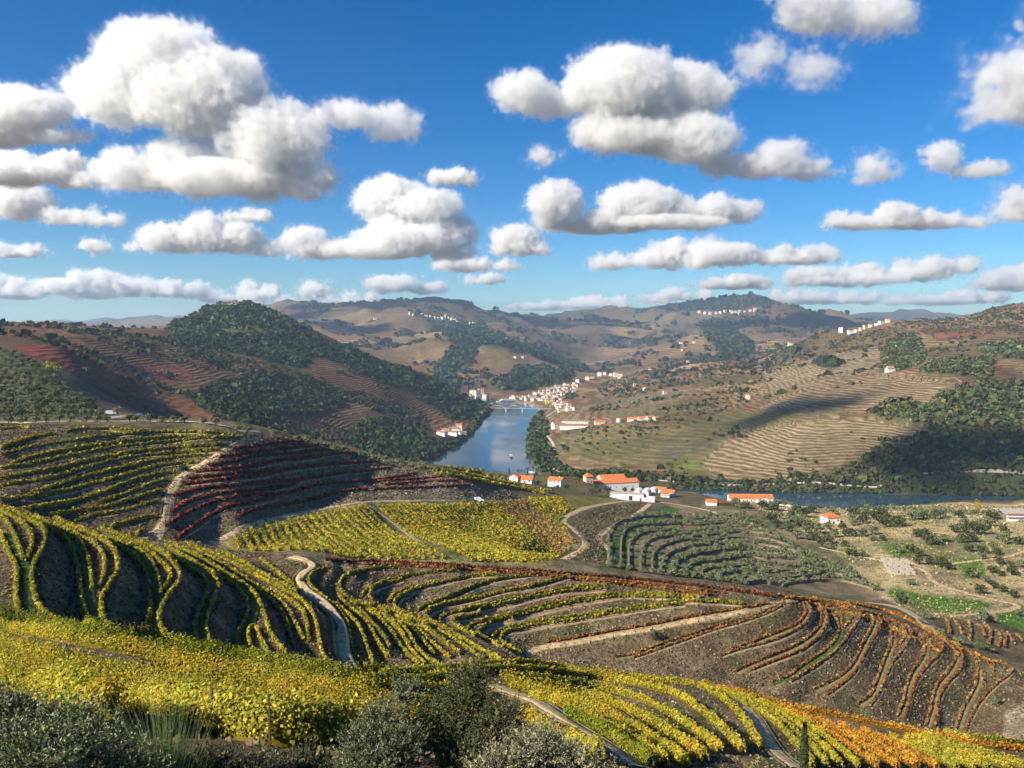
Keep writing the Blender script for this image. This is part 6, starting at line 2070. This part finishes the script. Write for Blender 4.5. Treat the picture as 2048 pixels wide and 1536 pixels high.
# broom: bundle of upright green stems
loc = at(330, 1545, 8.2)
gb = float(gz(loc[0], loc[1]))
root = root_at('broom_plant', 'tuft of upright thin green broom stems in front of the grey shrub', 'plant', (loc[0], loc[1], gb))
r = np.random.default_rng(9)
ev, eq, ec = [], [], []
for i in range(420):
    a = r.uniform(0, 6.283)
    rad = r.uniform(0, .35)
    p0 = np.array([math.cos(a) * rad * .4, math.sin(a) * rad * .4, 0])
    hgt = r.uniform(.7, 1.75) * (loc[2] + .62 - gb) / 1.5
    tip = np.array([math.cos(a) * rad * 1.7 + r.normal(0, .12), math.sin(a) * rad * 1.7 + r.normal(0, .12), hgt])
    mid = p0 * .5 + tip * .5 + np.array([-(tip[0]) * .22, -(tip[1]) * .22, hgt * .1]) + r.normal(0, .02, 3)
    wv_ = np.array([.0036, .001, 0])
    k0 = len(ev)
    for pp, s in ((p0, 1), (mid, .8), (tip, .3)):
        ev += [pp - wv_ * s, pp + wv_ * s]
    eq += [(k0, k0 + 1, k0 + 3, k0 + 2), (k0 + 2, k0 + 3, k0 + 5, k0 + 4)]
    ec += [np.array((.14, .20, .07)) * r.uniform(.6, 1.4)] * 6
me = leaf_mesh('stems', np.zeros((0, 3)), np.zeros((0, 3)), M['needle'], (np.array(ev), np.array(eq), np.array(ec)))
link('stems', me, None, root)

# ------------------------------------------------------------------ haze and clouds
bm = bmesh.new()
add_box(bm, -16000, 16000, -60, 14400, -10, 560)
hz = bm_obj('haze', bm, None)
m, nt, out = new_mat('valley_haze')
pv = nd(nt, 'ShaderNodeVolumePrincipled')
pv.inputs['Color'].default_value = (.55, .76, 1, 1)
pv.inputs['Density'].default_value = 6.2e-5
pv.inputs['Anisotropy'].default_value = .2
nt.links.new(pv.outputs[0], out.inputs['Volume'])
hz.data.materials.append(m)
tag(hz, 'thin blue haze filling the valley air', 'haze', None, 'stuff')

m, nt, out = new_mat('cloud_vapour')
pv = nd(nt, 'ShaderNodeVolumePrincipled')
pv.inputs['Color'].default_value = (1, 1, 1, 1)
pv.inputs['Anisotropy'].default_value = .3
pv.inputs['Density'].default_value = 1
nt.links.new(pv.outputs[0], out.inputs['Volume'])
M['cloud'] = m


def nd_col(g, vec, scale):
    n = nd(g, 'ShaderNodeTexNoise')
    n.inputs['Scale'].default_value = scale
    n.inputs['Detail'].default_value = 2
    g.links.new(vec, n.inputs['Vector'])
    return n.outputs['Color']


def cloud(label, base, lobes, seed, vox, ns, ext, soft=.2, amp=1.5):
    g = bpy.data.node_groups.new('cloud', 'GeometryNodeTree')
    g.interface.new_socket('Geometry', in_out='OUTPUT', socket_type='NodeSocketGeometry')
    N = g.nodes
    pos = N.new('GeometryNodeInputPosition').outputs[0]

    def V(op, a, b=None):
        n = nd(g, 'ShaderNodeVectorMath', operation=op)
        for i, v in enumerate((a, b)):
            if isinstance(v, tuple):
                n.inputs[i].default_value = v
            elif v is not None:
                g.links.new(v, n.inputs[i])
        return n

    def MM(op, a, b=None, c=None):
        return math_n(g, op, a, b, c)
    d = None
    for (x, y, z, rx, ry, rz) in lobes:
        q = V('DIVIDE', V('SUBTRACT', pos, (x, y, z)).outputs[0], (rx, ry, rz)).outputs[0]
        e = MM('MULTIPLY', MM('SUBTRACT', V('LENGTH', q).outputs['Value'], 1.0), (rx * ry * rz) ** (1 / 3))
        d = e if d is None else MM('SMOOTH_MIN', d, e, ns * .25)
    off = V('ADD', pos, (seed * 997., seed * 1313., seed * 77.)).outputs[0]
    n1 = noise_n(g, off, 1.5 / ns, 6, .64)
    n0 = noise_n(g, V('ADD', pos, (seed * 397., seed * 613., seed * 177.)).outputs[0], .45 / ns, 2, .5)
    wob = V('MULTIPLY_ADD', nd_col(g, off, .8 / ns), (ns * .9,) * 3)
    g.links.new(off, wob.inputs[2])
    vo = nd(g, 'ShaderNodeTexVoronoi', feature='F1')
    vo.inputs['Scale'].default_value = 1.9 / ns
    g.links.new(wob.outputs[0], vo.inputs['Vector'])
    dd = MM('ADD', d, MM('MULTIPLY', MM('SUBTRACT', n1, .5), ns * amp))
    dd = MM('ADD', dd, MM('MULTIPLY', MM('SUBTRACT', vo.outputs['Distance'], .40), ns * .85))
    dd = MM('ADD', dd, MM('MULTIPLY', MM('SUBTRACT', n0, .5), ns * 3.0))
    cl = nd(g, 'ShaderNodeClamp')
    g.links.new(MM('DIVIDE', MM('MULTIPLY', dd, -1.0), ns * soft), cl.inputs[0])
    # thin torn veil round the dense core
    nf = noise_n(g, V('ADD', pos, (seed * 211., seed * 91., seed * 57.)).outputs[0], 1.1 / ns, 6, .7)
    ve = nd(g, 'ShaderNodeClamp')
    g.links.new(MM('DIVIDE', MM('SUBTRACT', ns * .75, dd), ns * 1.2), ve.inputs[0])
    vm = nd(g, 'ShaderNodeMapRange')
    g.links.new(nf, vm.inputs[0])
    for q, x in enumerate((.45, .66, 0., .30)):
        vm.inputs[q + 1].default_value = x
    core = MM('ADD', cl.outputs[0], MM('MULTIPLY', ve.outputs[0], vm.outputs[0]))
    sp = nd(g, 'ShaderNodeSeparateXYZ')
    g.links.new(pos, sp.inputs[0])
    zb = MM('ADD', sp.outputs[2], MM('MULTIPLY', MM('SUBTRACT', n1, .5), ns * .9))
    mr = nd(g, 'ShaderNodeMapRange')
    mr.interpolation_type = 'SMOOTHSTEP'
    g.links.new(zb, mr.inputs[0])
    mr.inputs[1].default_value = -ns * .1
    mr.inputs[2].default_value = ns * .4
    md_ = nd(g, 'ShaderNodeMapRange')
    g.links.new(n1, md_.inputs[0])
    for q, x in enumerate((.36, .62, 1.5, .3)):
        md_.inputs[q + 1].default_value = x
    dens = MM('MULTIPLY', MM('MULTIPLY', core, mr.outputs[0]), MM('MULTIPLY', md_.outputs[0], ext))
    vc = N.new('GeometryNodeVolumeCube')
    g.links.new(dens, vc.inputs['Density'])
    pad = ns * .8
    lo = [min(l[i] - l[i + 3] for l in lobes) - pad for i in range(3)]
    hi = [max(l[i] + l[i + 3] for l in lobes) + pad for i in range(3)]
    lo[2] = -ns * .4
    vc.inputs['Min'].default_value = lo
    vc.inputs['Max'].default_value = hi
    for i, a in enumerate('XYZ'):
        vc.inputs['Resolution ' + a].default_value = max(8, int((hi[i] - lo[i]) / vox))
    sm = N.new('GeometryNodeSetMaterial')
    sm.inputs['Material'].default_value = M['cloud']
    g.links.new(vc.outputs[0], sm.inputs[0])
    go = N.new('NodeGroupOutput')
    g.links.new(sm.outputs[0], go.inputs[0])
    me = bpy.data.meshes.new('cloud')
    me.materials.append(M['cloud'])
    o = link('cloud', me, None, None, base)
    md = o.modifiers.new('vapour', 'NODES')
    md.node_group = g
    tag(o, label, 'cloud', 'cumulus clouds', 'stuff')
    return o


HB = 800.0
NCL = 0


def cloud_px(label, ybase, lobes_px, thin=1.0, vpx=3.3, nsf=1.0, amp=2.3, soft=.34):
    """cumulus with its flat base HB above the viewpoint, outlined by ellipses in photo pixels"""
    global NCL
    NCL += 1
    seed = NCL
    Y = HB / ((660 - ybase) / FPX)
    k = Y / FPX
    cx = sum(l[0] for l in lobes_px) / len(lobes_px)
    b = at(cx, ybase, Y)
    r = random.Random(seed)
    sub_ = []
    for x, y, rx, ry in lobes_px:            # break flat ellipses into uneven heaps
        n = int(rx / ry / .95)
        if n < 2:
            sub_.append((x, y, rx, ry))
            continue
        sub_.append((x, y + ry * .35, rx * .95, ry * .62))
        for i in range(n):
            q = ry * r.uniform(.55, 1.15)
            sub_.append((x + rx * (-1 + (2 * i + 1) / n) * .92 + r.uniform(-.2, .2) * ry, y + (ry - q) * r.uniform(.3, 1), q * r.uniform(1.2, 1.9), q))
    lobes_px = sub_
    lb = [((x - cx) * k, r.uniform(-.35, .35) * rx * k, (ybase - y) * k, rx * k, (rx * .4 + ry * .5) * k, ry * k) for x, y, rx, ry in lobes_px]
    hmax = max(l[5] for l in lb) * 2
    ns = max(14 * k, min(l[5] for l in lb) * 1.0) * nsf
    return cloud(label, b, lb, seed, vpx * k, ns, 9.0 / hmax * thin, soft, amp)


cloud_px('large billowing cumulus in the upper left sky', 408, [(340, 135, 120, 70), (250, 195, 100, 70), (420, 200, 140, 90), (560, 290, 110, 75), (300, 320, 140, 60), (470, 340, 150, 60), (620, 365, 70, 40), (700, 225, 100, 42), (785, 250, 55, 38), (165, 190, 45, 28), (380, 90, 70, 35)], 1.0, 4.2)
cloud_px('grey cloud bank at the upper left edge', 292, [(-40, 235, 120, 55), (70, 225, 80, 45), (120, 270, 50, 25)], .9)
cloud_px('low grey cloud under the left edge bank', 378, [(-20, 335, 110, 40), (80, 335, 80, 34), (150, 360, 50, 18)], .9)
cloud_px('ragged cloud at the left edge', 458, [(30, 400, 70, 38), (130, 425, 60, 26), (205, 435, 42, 20)], .8)
cloud_px('long flat-bottomed cloud left of centre', 516, [(370, 475, 72, 32), (450, 470, 80, 35), (530, 497, 42, 16)])
cloud_px('wide cumulus right of the long flat cloud', 526, [(640, 485, 85, 34), (780, 400, 80, 50), (830, 465, 95, 48), (760, 492, 120, 28), (905, 500, 48, 22), (860, 420, 70, 40)])
cloud_px('small cloud above the wide cumulus', 380, [(895, 352, 46, 22), (930, 360, 26, 14)], .7)
cloud_px('small puffy cumulus near the middle of the sky', 516, [(1035, 480, 55, 32), (1000, 494, 36, 16), (1075, 497, 28, 15)])
cloud_px('large cumulus in the upper middle sky', 372, [(1240, 185, 115, 75), (1100, 190, 95, 45), (1375, 185, 95, 60), (1260, 262, 110, 55), (1380, 290, 90, 48), (1500, 320, 100, 40), (1605, 330, 68, 32), (1090, 312, 30, 18)], 1.0, 4.2)
cloud_px('broad cumulus below the upper middle cloud', 470, [(1280, 410, 85, 46), (1110, 408, 60, 42), (1420, 420, 90, 30), (1200, 440, 120, 24), (1330, 440, 120, 22)])
cloud_px('flat cloud right of the middle, above the ridge', 546, [(1230, 522, 62, 18), (1310, 512, 58, 26)])
cloud_px('cumulus right of the middle above the flat cloud', 540, [(1450, 500, 70, 36), (1420, 518, 40, 20), (1530, 512, 40, 20)])
cloud_px('flat cloud left of the right-hand bank', 531, [(1610, 508, 72, 20), (1590, 500, 40, 18)], .9)
cloud_px('long thin cloud low on the right', 580, [(1480, 560, 70, 18), (1430, 566, 40, 12)], .9)
cloud_px('long flat cloud low at right centre', 577, [(1650, 555, 70, 18), (1740, 552, 66, 20), (1830, 540, 50, 22), (1890, 530, 60, 18)], .9)
cloud_px('grey cloud streak on the right', 470, [(1720, 440, 80, 22), (1850, 432, 95, 26), (1930, 440, 40, 16)], .8)
cloud_px('wispy cloud on the right, smaller of the pair', 372, [(1745, 340, 40, 30)], .35, amp=2.6, soft=.4)
cloud_px('wispy grey cloud on the right, larger of the pair', 368, [(1880, 315, 40, 32), (1950, 338, 60, 24)], .5, amp=2.4, soft=.3)
cloud_px('cloud cut by the upper right edge', 265, [(2010, 185, 70, 60), (2080, 150, 80, 80)], .8, amp=2.2)
cloud_px('cloud cut by the right edge at mid height', 448, [(2050, 410, 52, 34)], .9)
cloud_px('torn cloud at the top right', 102, [(1640, 30, 90, 50), (1740, 40, 80, 44), (1600, -20, 80, 40)], .45, amp=2.6, soft=.4)
cloud_px('faint torn cloud under the top right one', 192, [(1530, 120, 60, 42), (1610, 140, 60, 36)], .22, amp=2.8, soft=.5)
cloud_px('cloud bank low over the left horizon, left part', 604, [(40, 575, 80, 24), (120, 565, 70, 28), (-40, 580, 60, 22)], .8, 3.2)
cloud_px('cloud bank low over the left horizon, right part', 606, [(250, 565, 80, 28), (340, 575, 70, 22), (200, 585, 60, 16)], .8, 3.2)
cloud_px('small cloud low over the conical hill', 608, [(430, 592, 60, 14), (520, 585, 46, 20)], .8, 3)
cloud_px('bright little cumulus above the conical hill', 600, [(625, 580, 34, 18)], .9, 3)
cloud_px('thin cloud low left of centre', 612, [(700, 598, 60, 12), (560, 600, 40, 10)], .7, 3)
cloud_px('grey cloud patch above the central ridge', 592, [(790, 560, 60, 26), (850, 570, 46, 18)], .6, 3.4)
cloud_px('grey cloud streak above the central ridge', 548, [(930, 525, 60, 18), (1000, 530, 36, 12)], .7)
cloud_px('small grey cloud over the valley', 572, [(970, 558, 40, 10)], .6)
cloud_px('white cloud rim behind the far saddle', 624, [(1080, 610, 60, 11), (1180, 606, 70, 13)], .8, 2.6)
cloud_px('small cloud over the far right ridge', 612, [(1310, 592, 40, 14), (1380, 590, 40, 14)], .8, 3)
cloud_px('cloud low over the right-hand hills', 612, [(1600, 592, 70, 16), (1700, 596, 60, 12)], .7, 3)
cloud_px('pale cloud low at the right edge', 585, [(2000, 560, 60, 26), (2070, 550, 50, 30)], .7, 3.2)
cloud_px('thin cloud low near the right edge', 616, [(1860, 598, 90, 12), (1960, 594, 60, 12)], .7, 3)
cloud_px('small puff at the left under the ragged cloud', 516, [(190, 494, 26, 15), (20, 500, 60, 14), (265, 495, 18, 10)], .8)
cloud_px('small scrap of cloud above the long flat cloud', 448, [(500, 432, 40, 14)], .5)


# clouds overhead, outside the picture, whose shadows lie on the hills
def shade_cloud(label, target, size, thin):
    global NCL
    NCL += 1
    t_ = (HB + H - target[2]) / SUN_DIR.z
    c_ = (target[0] + SUN_DIR.x * t_, target[1] + SUN_DIR.y * t_, HB + H)
    sx_, sy_ = size
    cloud(label, c_, [(-sx_ * .3, 0, 90, sx_ * .6, sy_ * .6, 80), (sx_ * .35, sy_ * .15, 80, sx_ * .5, sy_ * .5, 70)], NCL, 24, 70, .03 * thin)


shade_cloud('cloud overhead shading the right hill', hit(1530, 858, 900, 1700), (180, 60), .8)
shade_cloud('cloud overhead shading the oak wood by the river', hit(1960, 950, 900, 1500), (230, 80), .9)
